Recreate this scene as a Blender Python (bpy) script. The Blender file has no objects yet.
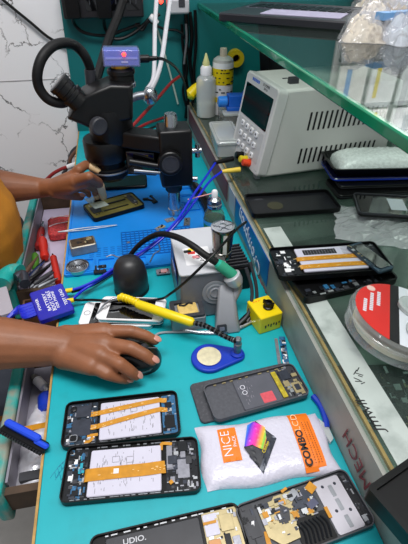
import bpy, bmesh, math, random
from mathutils import Vector, Matrix, Euler
import numpy as np

C = bpy.context.scene.collection
PI = math.pi
# ------------------------------------------------------------------ camera (metres; bench top is z = 0)
F, CX, CY, HY, VX, H = 430.0, 204.0, 272.0, -60.0, 100.0, 0.51
pitch = math.atan((CY-HY)/F)
yaw = math.atan((CX-VX)/math.hypot(F, CY-HY))
sp_, cp_, ca, sa = math.sin(pitch), math.cos(pitch), math.cos(yaw), math.sin(yaw)
def ray(px, py):
    u = (px-CX)/F; v = (CY-py)/F
    f = cp_+v*sp_; z = -sp_+v*cp_
    return Vector((u*ca+f*sa, -u*sa+f*ca, z))
def P(px, py, z=0.0):
    d = ray(px, py); t = (z-H)/d.z
    return Vector((d.x*t, d.y*t, z))
def PY(px, py, y):
    d = ray(px, py); t = y/d.y
    return Vector((d.x*t, y, H+d.z*t))
def PX(px, py, x):
    d = ray(px, py); t = x/d.x
    return Vector((x, d.y*t, H+d.z*t))
cam = bpy.data.cameras.new('camera'); co = bpy.data.objects.new('camera', cam); C.objects.link(co)
co.location = (0, 0, H); co.rotation_euler = (PI/2-pitch, 0, -yaw)
cam.sensor_fit = 'VERTICAL'; cam.sensor_height = 36; cam.sensor_width = 27; cam.lens = F/544*36
cam.clip_start = 0.01; cam.clip_end = 50
bpy.context.scene.camera = co

# ------------------------------------------------------------------ materials
def lin(h):
    h = h.lstrip('#'); c = [int(h[i:i+2], 16)/255 for i in (0, 2, 4)]
    return tuple(x/12.92 if x <= .04045 else ((x+.055)/1.055)**2.4 for x in c)+(1.0,)
MATS = {}
def mat(name, col, rough=.5, metal=0., var=.0, vscale=40., bump=0., bscale=200., coat=0., trans=0., alpha=1., emit=0., spec=.5, dirt=None, dscale=12., damt=.5):
    if name in MATS: return MATS[name]
    m = bpy.data.materials.new(name); m.use_nodes = True
    nt = m.node_tree; b = nt.nodes['Principled BSDF']
    c = lin(col)
    b.inputs['Base Color'].default_value = c; b.inputs['Roughness'].default_value = rough
    b.inputs['Metallic'].default_value = metal; b.inputs['Coat Weight'].default_value = coat
    b.inputs['Transmission Weight'].default_value = trans; b.inputs['Alpha'].default_value = alpha
    b.inputs['Specular IOR Level'].default_value = spec
    if emit:
        b.inputs['Emission Color'].default_value = c; b.inputs['Emission Strength'].default_value = emit
    tc = nt.nodes.new('ShaderNodeTexCoord')
    last = None
    if var:
        n = nt.nodes.new('ShaderNodeTexNoise'); n.inputs['Scale'].default_value = vscale; n.inputs['Detail'].default_value = 4
        nt.links.new(tc.outputs['Object'], n.inputs['Vector'])
        r = nt.nodes.new('ShaderNodeValToRGB')
        r.color_ramp.elements[0].position = .3; r.color_ramp.elements[1].position = .7
        r.color_ramp.elements[0].color = tuple(max(0, x*(1-var)) for x in c[:3])+(1,)
        r.color_ramp.elements[1].color = tuple(min(1, x*(1+var)) for x in c[:3])+(1,)
        nt.links.new(n.outputs['Fac'], r.inputs['Fac']); last = r.outputs['Color']
    if dirt:
        n2 = nt.nodes.new('ShaderNodeTexNoise'); n2.inputs['Scale'].default_value = dscale; n2.inputs['Detail'].default_value = 6
        nt.links.new(tc.outputs['Object'], n2.inputs['Vector'])
        r2 = nt.nodes.new('ShaderNodeValToRGB'); r2.color_ramp.elements[0].position = .52; r2.color_ramp.elements[1].position = .68
        r2.color_ramp.elements[0].color = (0, 0, 0, 1); r2.color_ramp.elements[1].color = (damt,)*3+(1,)
        nt.links.new(n2.outputs['Fac'], r2.inputs['Fac'])
        mx = nt.nodes.new('ShaderNodeMix'); mx.data_type = 'RGBA'
        nt.links.new(r2.outputs['Color'], mx.inputs['Factor'])
        if last: nt.links.new(last, mx.inputs['A'])
        else: mx.inputs['A'].default_value = c
        mx.inputs['B'].default_value = lin(dirt); last = mx.outputs['Result']
    if last: nt.links.new(last, b.inputs['Base Color'])
    if bump:
        n3 = nt.nodes.new('ShaderNodeTexNoise'); n3.inputs['Scale'].default_value = bscale; n3.inputs['Detail'].default_value = 3
        nt.links.new(tc.outputs['Object'], n3.inputs['Vector'])
        bp = nt.nodes.new('ShaderNodeBump'); bp.inputs['Strength'].default_value = bump; bp.inputs['Distance'].default_value = .002
        nt.links.new(n3.outputs['Fac'], bp.inputs['Height']); nt.links.new(bp.outputs['Normal'], b.inputs['Normal'])
    MATS[name] = m
    return m
def clear(name, tint, gloss_rough=.03, milky=0., milk='#ffffff', ior=1.45, bump=0., bscale=60.):
    """thin see-through sheet: transparent + fresnel reflection + some milky diffuse"""
    if name in MATS: return MATS[name]
    m = bpy.data.materials.new(name); m.use_nodes = True; nt = m.node_tree
    for n in list(nt.nodes):
        if n.type != 'OUTPUT_MATERIAL': nt.nodes.remove(n)
    out = [n for n in nt.nodes if n.type == 'OUTPUT_MATERIAL'][0]
    t = nt.nodes.new('ShaderNodeBsdfTransparent'); t.inputs['Color'].default_value = lin(tint)
    g = nt.nodes.new('ShaderNodeBsdfGlossy'); g.inputs['Roughness'].default_value = gloss_rough
    d = nt.nodes.new('ShaderNodeBsdfDiffuse'); d.inputs['Color'].default_value = lin(milk)
    m1 = nt.nodes.new('ShaderNodeMixShader'); m1.inputs['Fac'].default_value = milky
    nt.links.new(t.outputs[0], m1.inputs[1]); nt.links.new(d.outputs[0], m1.inputs[2])
    fr = nt.nodes.new('ShaderNodeFresnel'); fr.inputs['IOR'].default_value = ior
    ge = nt.nodes.new('ShaderNodeNewGeometry'); fm = nt.nodes.new('ShaderNodeMath'); fm.operation = 'SUBTRACT'; fm.use_clamp = True
    nt.links.new(fr.outputs[0], fm.inputs[0]); nt.links.new(ge.outputs['Backfacing'], fm.inputs[1])
    m2 = nt.nodes.new('ShaderNodeMixShader'); nt.links.new(fm.outputs[0], m2.inputs['Fac'])
    nt.links.new(m1.outputs[0], m2.inputs[1]); nt.links.new(g.outputs[0], m2.inputs[2])
    nt.links.new(m2.outputs[0], out.inputs['Surface'])
    if bump:
        tc = nt.nodes.new('ShaderNodeTexCoord'); n3 = nt.nodes.new('ShaderNodeTexNoise'); n3.inputs['Scale'].default_value = bscale
        nt.links.new(tc.outputs['Object'], n3.inputs['Vector'])
        bp = nt.nodes.new('ShaderNodeBump'); bp.inputs['Strength'].default_value = bump; bp.inputs['Distance'].default_value = .01
        nt.links.new(n3.outputs['Fac'], bp.inputs['Height'])
        for q in (g, d, fr): nt.links.new(bp.outputs['Normal'], q.inputs['Normal'])
    MATS[name] = m
    return m
def marble(name):
    m = bpy.data.materials.new(name); m.use_nodes = True; nt = m.node_tree; b = nt.nodes['Principled BSDF']
    tc = nt.nodes.new('ShaderNodeTexCoord')
    n = nt.nodes.new('ShaderNodeTexNoise'); n.inputs['Scale'].default_value = 5; n.inputs['Detail'].default_value = 7; n.inputs['Roughness'].default_value = .65
    mx = nt.nodes.new('ShaderNodeMix'); mx.data_type = 'VECTOR'; mx.inputs['Factor'].default_value = .16
    nt.links.new(tc.outputs['Object'], n.inputs['Vector']); nt.links.new(tc.outputs['Object'], mx.inputs['A']); nt.links.new(n.outputs['Color'], mx.inputs['B'])
    v = nt.nodes.new('ShaderNodeTexVoronoi'); v.feature = 'DISTANCE_TO_EDGE'; v.inputs['Scale'].default_value = 8.5
    nt.links.new(mx.outputs['Result'], v.inputs['Vector'])
    r = nt.nodes.new('ShaderNodeValToRGB'); r.color_ramp.elements[0].position = 0; r.color_ramp.elements[1].position = .022
    r.color_ramp.elements[0].color = (1, 1, 1, 1); r.color_ramp.elements[1].color = (0, 0, 0, 1)
    nt.links.new(v.outputs['Distance'], r.inputs['Fac'])
    k = nt.nodes.new('ShaderNodeTexNoise'); k.inputs['Scale'].default_value = 9; k.inputs['Detail'].default_value = 3
    nt.links.new(tc.outputs['Object'], k.inputs['Vector'])
    r2 = nt.nodes.new('ShaderNodeValToRGB'); r2.color_ramp.elements[0].position = .40; r2.color_ramp.elements[1].position = .56
    nt.links.new(k.outputs['Fac'], r2.inputs['Fac'])
    mu = nt.nodes.new('ShaderNodeMath'); mu.operation = 'MULTIPLY'
    nt.links.new(r.outputs['Color'], mu.inputs[0]); nt.links.new(r2.outputs['Color'], mu.inputs[1])
    mc = nt.nodes.new('ShaderNodeMix'); mc.data_type = 'RGBA'
    mc.inputs['A'].default_value = lin('#ecebee'); mc.inputs['B'].default_value = lin('#2a2826')
    nt.links.new(mu.outputs[0], mc.inputs['Factor']); nt.links.new(mc.outputs['Result'], b.inputs['Base Color'])
    b.inputs['Roughness'].default_value = .25
    MATS[name] = m
    return m

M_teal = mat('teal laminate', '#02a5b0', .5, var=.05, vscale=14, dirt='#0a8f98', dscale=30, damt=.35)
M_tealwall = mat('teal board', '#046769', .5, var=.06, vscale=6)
M_tealpaint = mat('worn teal paint', '#17a39c', .5, var=.1, vscale=30, dirt='#a58b78', dscale=24, damt=.75)
M_wood = mat('raw plywood edge', '#b08a4e', .7, var=.25, vscale=60)
M_dkwood = mat('brown wood', '#4d3a2a', .7, var=.3, vscale=40)
M_lilac = mat('lilac paper', '#bdb2ca', .7, var=.06, vscale=20)
M_greyliner = mat('grey drawer metal', '#8f8c98', .45, metal=.3, var=.1)
M_black = mat('black plastic', '#09090b', .38, var=.15, vscale=60, spec=.28)
M_blackgl = mat('gloss black glass', '#08080b', .06, coat=.5)
M_blackrub = mat('black rubber', '#0e0e10', .55, bump=.1, spec=.3)
M_grpl = mat('dark grey plastic', '#33343a', .5, var=.15, vscale=120)
M_steel = mat('steel', '#b9bcc2', .25, metal=1.)
M_dullsteel = mat('dull steel', '#8d9096', .45, metal=.9, var=.2, vscale=80)
M_white = mat('white plastic', '#ecebee', .35)
M_cream = mat('cream instrument plastic', '#dcd9d6', .45)
M_bat = mat('battery foil white', '#cbc8d8', .4, var=.02, bump=.04, bscale=60)
M_batline = mat('battery print', '#8c8994', .6)
M_flex = mat('orange flex ribbon', '#c98a22', .3, var=.12, vscale=120, coat=.3)
M_flexdk = mat('flex print', '#f3d9a0', .4)
M_pcb = mat('dark blue circuit board', '#1a2836', .45, var=.5, vscale=350)
M_pcbblue = mat('blue circuit board', '#29618a', .4, var=.4, vscale=350)
M_pcbgrn = mat('dark green circuit board', '#1a2a28', .45, var=.4, vscale=300)
M_chip = mat('black chip', '#15171c', .4, spec=.3)
M_shield = mat('grey shield', '#9a9aa4', .35, metal=.6, var=.15, vscale=200)
M_dkshield = mat('dark shield', '#3c404b', .35, metal=.4, var=.2, vscale=120)
M_gold = mat('pale gold plate', '#b3a47c', .4, metal=.45, var=.1, vscale=120)
M_solder = mat('solder', '#d0d2d6', .3, metal=.8)
M_yellow = mat('yellow plastic', '#efd20c', .38, var=.03)
M_blue = mat('blue plastic', '#1238b4', .38)
M_bluewire = mat('blue wire', '#1329c8', .35)
M_navy = mat('blue label', '#1f1fa6', .35, var=.06)
M_print = mat('white print', '#e8e8f2', .6)
M_blackprint = mat('black print', '#17161a', .6)
M_red = mat('red plastic', '#c92a1e', .4)
M_redwire = mat('dark red wire', '#8e1f22', .45)
M_orange = mat('orange print', '#f07a14', .5)
M_greenh = mat('teal green foam grip', '#2f9f7c', .75, bump=.2)
M_skin = mat('skin', '#8a5638', .5, var=.10, vscale=45, bump=.12, bscale=420)
M_nail = mat('fingernail', '#c98f80', .3, coat=.3)
M_cot = mat('pale finger cot', '#d9b98a', .5)
M_shirt = mat('ochre shirt', '#c07c1e', .85, var=.08, vscale=30, bump=.2)
M_hair = mat('black hair', '#0d0b0a', .6, bump=.5)
M_grey = mat('grey trousers', '#3d424d', .9)
M_glass = clear('counter glass', '#e6efeb', .02, .05, '#a9bab4')
M_shelfgl = clear('shelf glass', '#dde6e1', .02, .03, '#a5c4b8', 2.1)
M_glassedge = mat('green glass edge', '#0f7a55', .12, var=.2, vscale=14, coat=.4)
M_clear = clear('clear plastic', '#f4f6f8', .06, .16, '#eef0f4')
M_milky = clear('milky plastic', '#eef0ee', .12, .5, '#dfe3e4')
M_film = clear('crinkled film', '#f6f6f8', .10, .14, '#f2f2f4', bump=.9, bscale=45)
M_bagfilm = clear('bag film', '#f2f2f4', .10, .32, '#e6e6ea', bump=.9, bscale=45)
M_bubble = mat('bubble wrap', '#ecefef', .25, bump=.9, bscale=160, var=.12, vscale=160, coat=.4)
M_pouch = mat('white bubble mailer', '#d2cfde', .3, bump=.5, bscale=170, coat=.25)
M_alu = mat('aged aluminium board', '#9d9e98', .5, metal=.1, var=.1, vscale=9, dirt='#6e7370', dscale=16, damt=.6)
M_mat = None

# ------------------------------------------------------------------ mesh builder
def rrect(w, h, r, n=5):
    r = min(r, w/2-1e-5, h/2-1e-5); pts = []
    for cx, cy, a0 in ((w/2-r, h/2-r, 0), (-w/2+r, h/2-r, 90), (-w/2+r, -h/2+r, 180), (w/2-r, -h/2+r, 270)):
        for k in range(n+1):
            a = math.radians(a0+90*k/n); pts.append((cx+r*math.cos(a), cy+r*math.sin(a)))
    return pts
def catmull(pts, sub=6):
    pts = [Vector(p) for p in pts]
    if len(pts) < 3: return pts
    out = []
    ext = [pts[0]*2-pts[1]]+pts+[pts[-1]*2-pts[-2]]
    for i in range(1, len(ext)-2):
        a, b, c, d = ext[i-1:i+3]
        for k in range(sub):
            t = k/sub
            out.append(.5*((2*b)+(c-a)*t+(2*a-5*b+4*c-d)*t*t+(3*b-a-3*c+d)*t**3))
    out.append(pts[-1]); return out
class MB:
    def __init__(s): s.v = []; s.f = []; s.m = []; s.mats = []
    def mi(s, m):
        if m not in s.mats: s.mats.append(m)
        return s.mats.index(m)
    def add(s, vs, fs, m, X=None):
        o = len(s.v); k = s.mi(m)
        s.v += [(X @ Vector(v)) if X is not None else Vector(v) for v in vs]
        for f in fs: s.f.append([o+i for i in f]); s.m.append(k)
        return s
    def box(s, c, size, m, rz=0, X=None):
        w, d, h = (x/2 for x in size)
        vs = [(sx*w, sy*d, sz*h) for sz in (-1, 1) for sx, sy in ((-1, -1), (1, -1), (1, 1), (-1, 1))]
        T = Matrix.Translation(c) @ Matrix.Rotation(rz, 4, 'Z')
        return s.add(vs, [(3, 2, 1, 0), (4, 5, 6, 7), (0, 1, 5, 4), (1, 2, 6, 5), (2, 3, 7, 6), (3, 0, 4, 7)], m, X @ T if X is not None else T)
    def rings(s, rings, m, X=None, cap=True):
        n = len(rings[0]); vs = [p for r in rings for p in r]; fs = []
        for i in range(len(rings)-1):
            for j in range(n):
                fs.append((i*n+j, i*n+(j+1) % n, (i+1)*n+(j+1) % n, (i+1)*n+j))
        if cap:
            fs.append(tuple(reversed(range(n)))); fs.append(tuple((len(rings)-1)*n+j for j in range(n)))
        return s.add(vs, fs, m, X)
    def slab(s, w, h, z0, z1, r, m, c=(0, 0), rz=0, ch=0., X=None):
        prof = [(ch, z0), (0, z0+ch), (0, z1-ch), (ch, z1)] if ch else [(0, z0), (0, z1)]
        rs = [[(x, y, z) for x, y in rrect(w-2*i, h-2*i, max(r-i, 1e-4))] for i, z in prof]
        T = Matrix.Translation((c[0], c[1], 0)) @ Matrix.Rotation(rz, 4, 'Z')
        return s.rings(rs, m, X @ T if X is not None else T)
    def ring(s, w, h, r, th, z0, z1, m, c=(0, 0), X=None):
        o = rrect(w, h, r); i = rrect(w-2*th, h-2*th, max(r-th, 2e-4)); n = len(o)
        vs = [(x+c[0], y+c[1], z) for pts, z in ((o, z0), (o, z1), (i, z1), (i, z0)) for x, y in pts]
        fs = [(a*n+j, a*n+(j+1) % n, ((a+1) % 4)*n+(j+1) % n, ((a+1) % 4)*n+j) for a in range(4) for j in range(n)]
        return s.add(vs, fs, m, X)
    def poly(s, pts, z0, z1, m, X=None):
        return s.rings([[(x, y, z) for x, y in pts] for z in (z0, z1)], m, X)
    def lathe(s, prof, m, X=None, n=28, cap=True):
        rs = [[(r*math.cos(2*PI*k/n), r*math.sin(2*PI*k/n), z) for k in range(n)] for r, z in prof]
        return s.rings(rs, m, X, cap)
    def along(s, p0, p1):
        p0, p1 = Vector(p0), Vector(p1); d = p1-p0
        return Matrix.Translation(p0) @ d.to_track_quat('Z', 'Y').to_matrix().to_4x4(), d.length
    def cyl(s, p0, p1, r, m, r1=None, n=20):
        X, L = s.along(p0, p1); return s.lathe([(r, 0), (r if r1 is None else r1, L)], m, X, n)
    def prof(s, p0, p1, prof, m, n=24):
        X, L = s.along(p0, p1); return s.lathe([(r, t*L) for r, t in prof], m, X, n)
    def tube(s, pts, r, m, n=8, sub=6):
        pts = catmull(pts, sub); N = len(pts); rs = []
        t0 = (pts[1]-pts[0]).normalized(); u = t0.orthogonal().normalized()
        for i, p in enumerate(pts):
            t = (pts[min(i+1, N-1)]-pts[max(i-1, 0)])
            t = t.normalized() if t.length > 1e-9 else t0
            u = (u-t*u.dot(t)).normalized(); w = t.cross(u)
            rr = r if not isinstance(r, (list, tuple)) else r[0]+(r[1]-r[0])*i/(N-1)
            rs.append([p+(u*math.cos(2*PI*k/n)+w*math.sin(2*PI*k/n))*rr for k in range(n)])
        return s.rings(rs, m)
    def ell(s, c, rad, m, X=None, nu=18, nv=12):
        prof = [(max(math.sin(PI*k/nv), .02), -math.cos(PI*k/nv)) for k in range(nv+1)]
        T = Matrix.Translation(c) @ Matrix.Diagonal((*rad, 1))
        return s.lathe(prof, m, X @ T if X is not None else T, nu)
    def capsule(s, p0, r0, p1, r1, m, n=14):
        X, L = s.along(p0, p1)
        pr = [(max(r0*math.cos(a), r0*.08), r0*math.sin(a)) for a in (-PI/2, -1.1, -.7, -.35)]+[(r0, 0), (r1, L)]+[(max(r1*math.cos(a), r1*.08), L+r1*math.sin(a)) for a in (.35, .7, 1.1, PI/2)]
        return s.lathe(pr, m, X, n)
    def text(s, body, size, X, m, ext=.0002, align='CENTER', sx=1., bold=0., font_shear=0.):
        cu = bpy.data.curves.new('t', 'FONT'); cu.body = body; cu.size = size; cu.extrude = ext
        cu.align_x = align; cu.align_y = 'CENTER'; cu.resolution_u = 3; cu.offset = bold; cu.shear = font_shear
        ob = bpy.data.objects.new('t', cu); C.objects.link(ob)
        dg = bpy.context.evaluated_depsgraph_get(); me = bpy.data.meshes.new_from_object(ob.evaluated_get(dg))
        s.add([(v.co.x*sx, v.co.y, v.co.z) for v in me.vertices], [tuple(p.vertices) for p in me.polygons], m, X)
        bpy.data.objects.remove(ob); bpy.data.curves.remove(cu); bpy.data.meshes.remove(me)
        return s
    def chips(s, x0, x1, y0, y1, z, n, rng, mats, smin=.0012, smax=.006, hmax=.0012):
        for k in range(n):
            w = rng.uniform(smin, smax); d = rng.uniform(smin, smax)
            if x1-x0 < w*1.1 or y1-y0 < d*1.1: continue
            x = rng.uniform(x0+w/2, x1-w/2); y = rng.uniform(y0+d/2, y1-d/2); h = rng.uniform(.0003, hmax)
            s.box((x, y, z+h/2), (w, d, h), rng.choice(mats))
        return s
    def build(s, name, parent=None, world=False, smooth=True, bev=0., base=None):
        vs = s.v
        if world and parent is not None:
            inv = WM[parent.name].inverted(); vs = [inv @ v for v in vs]
        loc = None
        if parent is None:
            if base is None:
                c = sum(vs, Vector())/len(vs); base = Vector((c.x, c.y, min(v.z for v in vs)))
            loc = Vector(base); vs = [v-loc for v in vs]
        me = bpy.data.meshes.new(name); me.from_pydata([tuple(v) for v in vs], [], s.f)
        for m in s.mats: me.materials.append(m)
        me.polygons.foreach_set('material_index', s.m)
        bm = bmesh.new(); bm.from_mesh(me); bmesh.ops.recalc_face_normals(bm, faces=bm.faces); bm.to_mesh(me); bm.free()
        if smooth:
            me.shade_smooth(); me.set_sharp_from_angle(angle=math.radians(38))
        me.update()
        o = bpy.data.objects.new(name, me); C.objects.link(o)
        if parent is not None:
            o.parent = parent; WM[o.name] = WM[parent.name].copy()
        else:
            o.location = loc; WM[o.name] = Matrix.Translation(loc)
        if bev:
            b = o.modifiers.new('bevel', 'BEVEL'); b.width = bev; b.segments = 2; b.limit_method = 'ANGLE'; b.angle_limit = .7
        return o
WM = {}
def tag(o, label, cat=None, group=None, kind=None):
    o['label'] = label
    if len(label.split()) > 16: print('LONG LABEL', len(label.split()), label)
    if cat: o['category'] = cat
    if group: o['group'] = group
    if kind: o['kind'] = kind
    return o
def thing(name, label, cat, loc=(0, 0, 0), rz=0., group=None, X=None):
    o = bpy.data.objects.new(name, None); C.objects.link(o); o.empty_display_size = .02
    if X is not None:
        o.matrix_world = X; WM[o.name] = X.copy()
    else:
        o.location = loc; o.rotation_euler = (0, 0, rz)
        WM[o.name] = Matrix.Translation(loc) @ Matrix.Rotation(rz, 4, 'Z')
    return tag(o, label, cat, group)
def structure(o): o['kind'] = 'structure'; return o
def fit4(q, z):
    a, b, c, d = [P(x, y, z) for x, y in q]
    l, r, t, bo = (a+d)/2, (b+c)/2, (a+b)/2, (c+d)/2
    ctr = (l+r)/2
    return ctr.x, ctr.y, math.atan2(r.y-l.y, r.x-l.x), (r-l).length, (t-bo).length
def TX(x, y, z, rz=0): return Matrix.Translation((x, y, z)) @ Matrix.Rotation(rz, 4, 'Z')
rng = random.Random(7)
# ------------------------------------------------------------------ the setting
WY = 1.5                       # back wall
def quadbox(name, c, s, m):
    return structure(MB().box(c, s, m).build(name, smooth=False))
quadbox('floor', (.2, .3, -.775), (3.2, 3.4, .05), mat('floor tile', '#a9a6a2', .4, var=.05))
quadbox('wall_back', (.2, WY+.03, .55), (3.2, .06, 2.6), marble('white marble tile with black veins'))
quadbox('wall_right', (1.25, .3, .55), (.06, 2.4, 2.6), mat('painted wall', '#dfe2e0', .7))
s = MB(); s.box((-.5, WY-.0005, .165), (1.5, .002, .002), mat('tile joint', '#a6a4a6', .7)); structure(s.build('trim_1', smooth=False))   # tile joint
xb0 = PY(70.5, 17, WY-.01).x; xb1 = PY(80.6, 140, WY-.01).x
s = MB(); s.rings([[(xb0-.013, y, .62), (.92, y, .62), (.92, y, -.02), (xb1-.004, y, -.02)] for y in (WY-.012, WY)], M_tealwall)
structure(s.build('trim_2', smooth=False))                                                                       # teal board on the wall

# ------------------------------------------------------------------ workbench with its two open drawers
XL, XR = -.1425, .224          # desk left edge, counter face
bench = thing('workbench', 'teal topped repair bench with two open drawers full of tools', 'workbench', (.04, .7, -.75))
s = MB(); s.box(((XL+XR)/2, .735, -.0105), (XR-XL, 1.53, .021), M_teal); s.build('tabletop', bench, True, bev=.001)
s = MB(); s.box((XL-.0015, .735, -.0105), (.003, 1.53, .0225), M_wood); s.build('edge_strip', bench, True)
s = MB(); s.box((.16, .735, -.385), (.12, 1.5, .725), M_dkwood); s.box((.04, 1.48, -.385), (.35, .03, .725), M_dkwood); s.build('cabinet', bench, True)
for y in (.05, 1.44):
    s = MB(); s.box((XL+.03, y, -.386), (.04, .04, .727), M_dkwood); s.build('leg', bench, True)
def drawer(y0, y1, x0, zt, zf):
    """x0: outer face of the front board"""
    d = MB(); xi = XL+.16
    d.box(((x0+xi)/2, (y0+y1)/2, zf-.004), (xi-x0, y1-y0, .008), M_dkwood)
    for y in (y0+.005, y1-.005): d.box(((x0+xi)/2, y, (zt-.008+zf)/2), (xi-x0, .010, zt-.008-zf), M_dkwood)
    d.box((xi, (y0+y1)/2, (zt-.008+zf)/2), (.008, y1-y0, zt-.008-zf), M_dkwood)
    o = d.build('drawer', bench, True, smooth=False)
    f = MB(); f.box((x0+.00875, (y0+y1)/2, (zt+zf)/2-.01), (.0175, y1-y0+.01, zt-zf+.03), M_tealpaint); f.build('front_board', o, True, bev=.004)
    return o
D1 = drawer(.70, 1.115, -.2585, -.03, -.078)
s = MB(); s.box((-.128, .905, -.0765), (.215, .39, .003), M_lilac); s.build('liner', D1, True, smooth=False)
s = MB(); s.box((-.2385, .905, -.054), (.003, .39, .042), M_greyliner); s.build('side_rail', D1, True, smooth=False)
D2 = drawer(.295, .535, -.214, -.028, -.068)
s = MB(); s.box((-.10, .415, -.0665), (.185, .215, .003), M_greyliner); s.build('liner', D2, True, smooth=False)
s = MB(); s.box((-.194, .415, -.047), (.003, .215, .036), M_greyliner); s.build('side_rail', D2, True, smooth=False)

# ------------------------------------------------------------------ glass display counter
ZC = .078
ctr = thing('display_counter', 'glass topped display counter edged with a grey aluminium board beside the bench', 'counter', (.7, .7, -.75))
s = MB(); s.box((XR+.005, .7, -.34), (.009, 1.58, .82), M_alu); s.build('front_panel', ctr, True, smooth=False)
s = MB(); s.box((XR+.0115, .7, .0715), (.004, 1.58, .007), M_wood); s.build('wood_edge', ctr, True, smooth=False)
s = MB(); s.box((.7, .7, ZC-.003), (.942, 1.58, .006), M_glass); s.build('glass_top', ctr, True, smooth=False)
s = MB(); s.box((.71, .7, -.075), (.93, 1.58, .012), mat('counter shelf', '#74827c', .5, var=.5, vscale=9)); s.build('lower_shelf', ctr, True, smooth=False)
s = MB(); s.box((.71, .7, -.74), (.93, 1.58, .02), M_dkwood); s.build('bottom_panel', ctr, True, smooth=False)
s = MB(); s.box((1.17, .7, -.34), (.01, 1.58, .82), M_alu); s.build('rear_panel', ctr, True, smooth=False)
for y in (-.085, 1.485):
    s = MB(); s.box((.7, y, -.34), (.94, .01, .82), M_alu); s.build('side_panel', ctr, True, smooth=False)
# pale strip laid along the glass edge, with a scuffed black scrawl
s = MB(); M_strip = mat('scuffed pale tape', '#b9c1bd', .5, var=.06, vscale=25, dirt='#8c9692', dscale=30, damt=.6)
s.box((.2575, .36, ZC+.0006), (.034, .60, .0008), M_strip)
pj = P(370, 416, ZC); s.text('Jmwll', .016, TX(pj.x, pj.y, ZC+.0011, PI*.52), M_blackprint, .0001, sx=1.25, font_shear=.2)
for k in range(7): s.box((.2575+rng.uniform(-.008, .008), .292+k*.0035, ZC+.0012), (.012*rng.uniform(.4, 1), .0012, .0002), M_blackprint, rng.uniform(-.8, .8))
s.build('label_strip', ctr, True, smooth=False)
# writing on the front panel (faces -X); it stands upside down for the person at the bench
def face_text(mb, body, size, pa, pb, m, sx=1., bold=0.):
    """text on the panel face from point pa to pb (pixels), read along that line, letter tops downwards"""
    a = PX(*pa, XR-.0014); b = PX(*pb, XR-.0014); mid = (a+b)/2
    xd = (b-a).normalized(); n = Vector((-1, 0, 0)); yd = n.cross(xd).normalized()
    X = Matrix.Translation(mid) @ Matrix((xd, yd, n)).transposed().to_4x4()
    q = MB().text(body, size, Matrix(), m); ext = max(v.x for v in q.v)-min(v.x for v in q.v)
    mb.text(body, size, X, m, .0003, sx=(b-a).length/ext, bold=bold); return mb
a = PX(239, 203, XR); b = PX(264, 258, XR)
st = MB(); st.box((XR-.0004, (.575+.795)/2, .042), (.001, .235, .056), mat('blue sticker', '#1559b0', .35, var=.05))
face_text(st, 'Crompton', .043, (259, 273), (239.5, 212), M_print, .92, .0006)
st.build('blue_sticker', ctr, True, smooth=False)
st = MB(); st.box((XR-.0004, .835, .045), (.001, .05, .052), mat('pale sticker', '#a9aebb', .4, var=.06)); st.build('pale_sticker', ctr, True, smooth=False)
st = MB(); st.box((XR-.0004, 1.16, .045), (.001, .56, .05), mat('maroon tape', '#7a2632', .5, var=.2, vscale=14)); st.build('maroon_tape', ctr, True, smooth=False)
mk = MB(); M_marker = mat('dark red marker', '#6d2c33', .6)
face_text(mk, 'MECH', .032, (368, 487), (345, 432), M_marker, 1.15, 0)
mk.build('marker_writing', ctr, True, smooth=False)
mk = MB(); face_text(mk, 'CRE', .02, (266, 293), (257, 276), mat('red marker', '#b0303a', .6), 1.1); mk.build('red_writing', ctr, True, smooth=False)

# ------------------------------------------------------------------ glass shelf over the counter
ZS = .36; XS = .268
sh = thing('glass_shelf', 'green edged glass shelf over the grey counter, holding a laptop and plastic packets', 'shelf', (.7, .9, ZS))
s = MB(); s.box(((XS+1.2)/2+.003, .86, ZS-.004), (1.2-XS, 1.25, .008), M_shelfgl); s.build('glass_pane', sh, True, smooth=False)
s = MB(); s.box((XS, .86, ZS-.005), (.008, 1.25, .014), M_glassedge); s.build('polished_edge', sh, True, bev=.002)
for y in (.45, 1.35):
    s = MB(); s.box((1.14, y, ZS-.03), (.14, .02, .044), M_dullsteel); s.build('bracket', sh, True, bev=.002)
# ------------------------------------------------------------------ helpers for opened phones
def phone(name, label, q, z, T, cat='phone', group=None, mframe=None, z0=0., rim=.0016, r=.009, L=None, W=None):
    cx, cy, rz, l, w = fit4(q, z)
    L = L or l; W = W or w
    t = thing(name, label, cat, (cx, cy, z0), rz, group)
    m = mframe or M_black
    s = MB(); s.slab(L, W, 0, T*.5, r, m, ch=.0012); s.ring(L, W, r, rim, T*.4, T, m)
    s.build('frame', t)
    return t, L, W, T*.5
def battery(t, L, W, zf, u0, u1, v0, v1, h, m=None, prints=True, name='battery'):
    s = MB(); x0, x1, y0, y1 = u0*L, u1*L, v0*W, v1*W
    s.slab(x1-x0, y1-y0, zf, zf+h, .0025, m or M_bat, ((x0+x1)/2, (y0+y1)/2), ch=.0008)
    if prints:
        zz = zf+h+.0001
        for k in range(90):
            x = x0+(x1-x0)*rng.choice((.10, .13, .16, .19, .22, .36, .39, .42, .45, .48, .51, .54, .57, .60, .72, .75, .84, .87)); y = y0+(y1-y0)*rng.uniform(.1, .9)
            s.box((x+rng.uniform(-.002, .002), y, zz), (.0007, rng.uniform(.001, .006), .0001), M_batline)
        for cx_, cy_ in ((.36, .75), (.56, .72)):
            s.ring(.009, .008, .001, .0006, zz-.0001, zz+.0001, M_batline, (x0+(x1-x0)*cx_, y0+(y1-y0)*cy_))
    return s.build(name, t)
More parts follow.
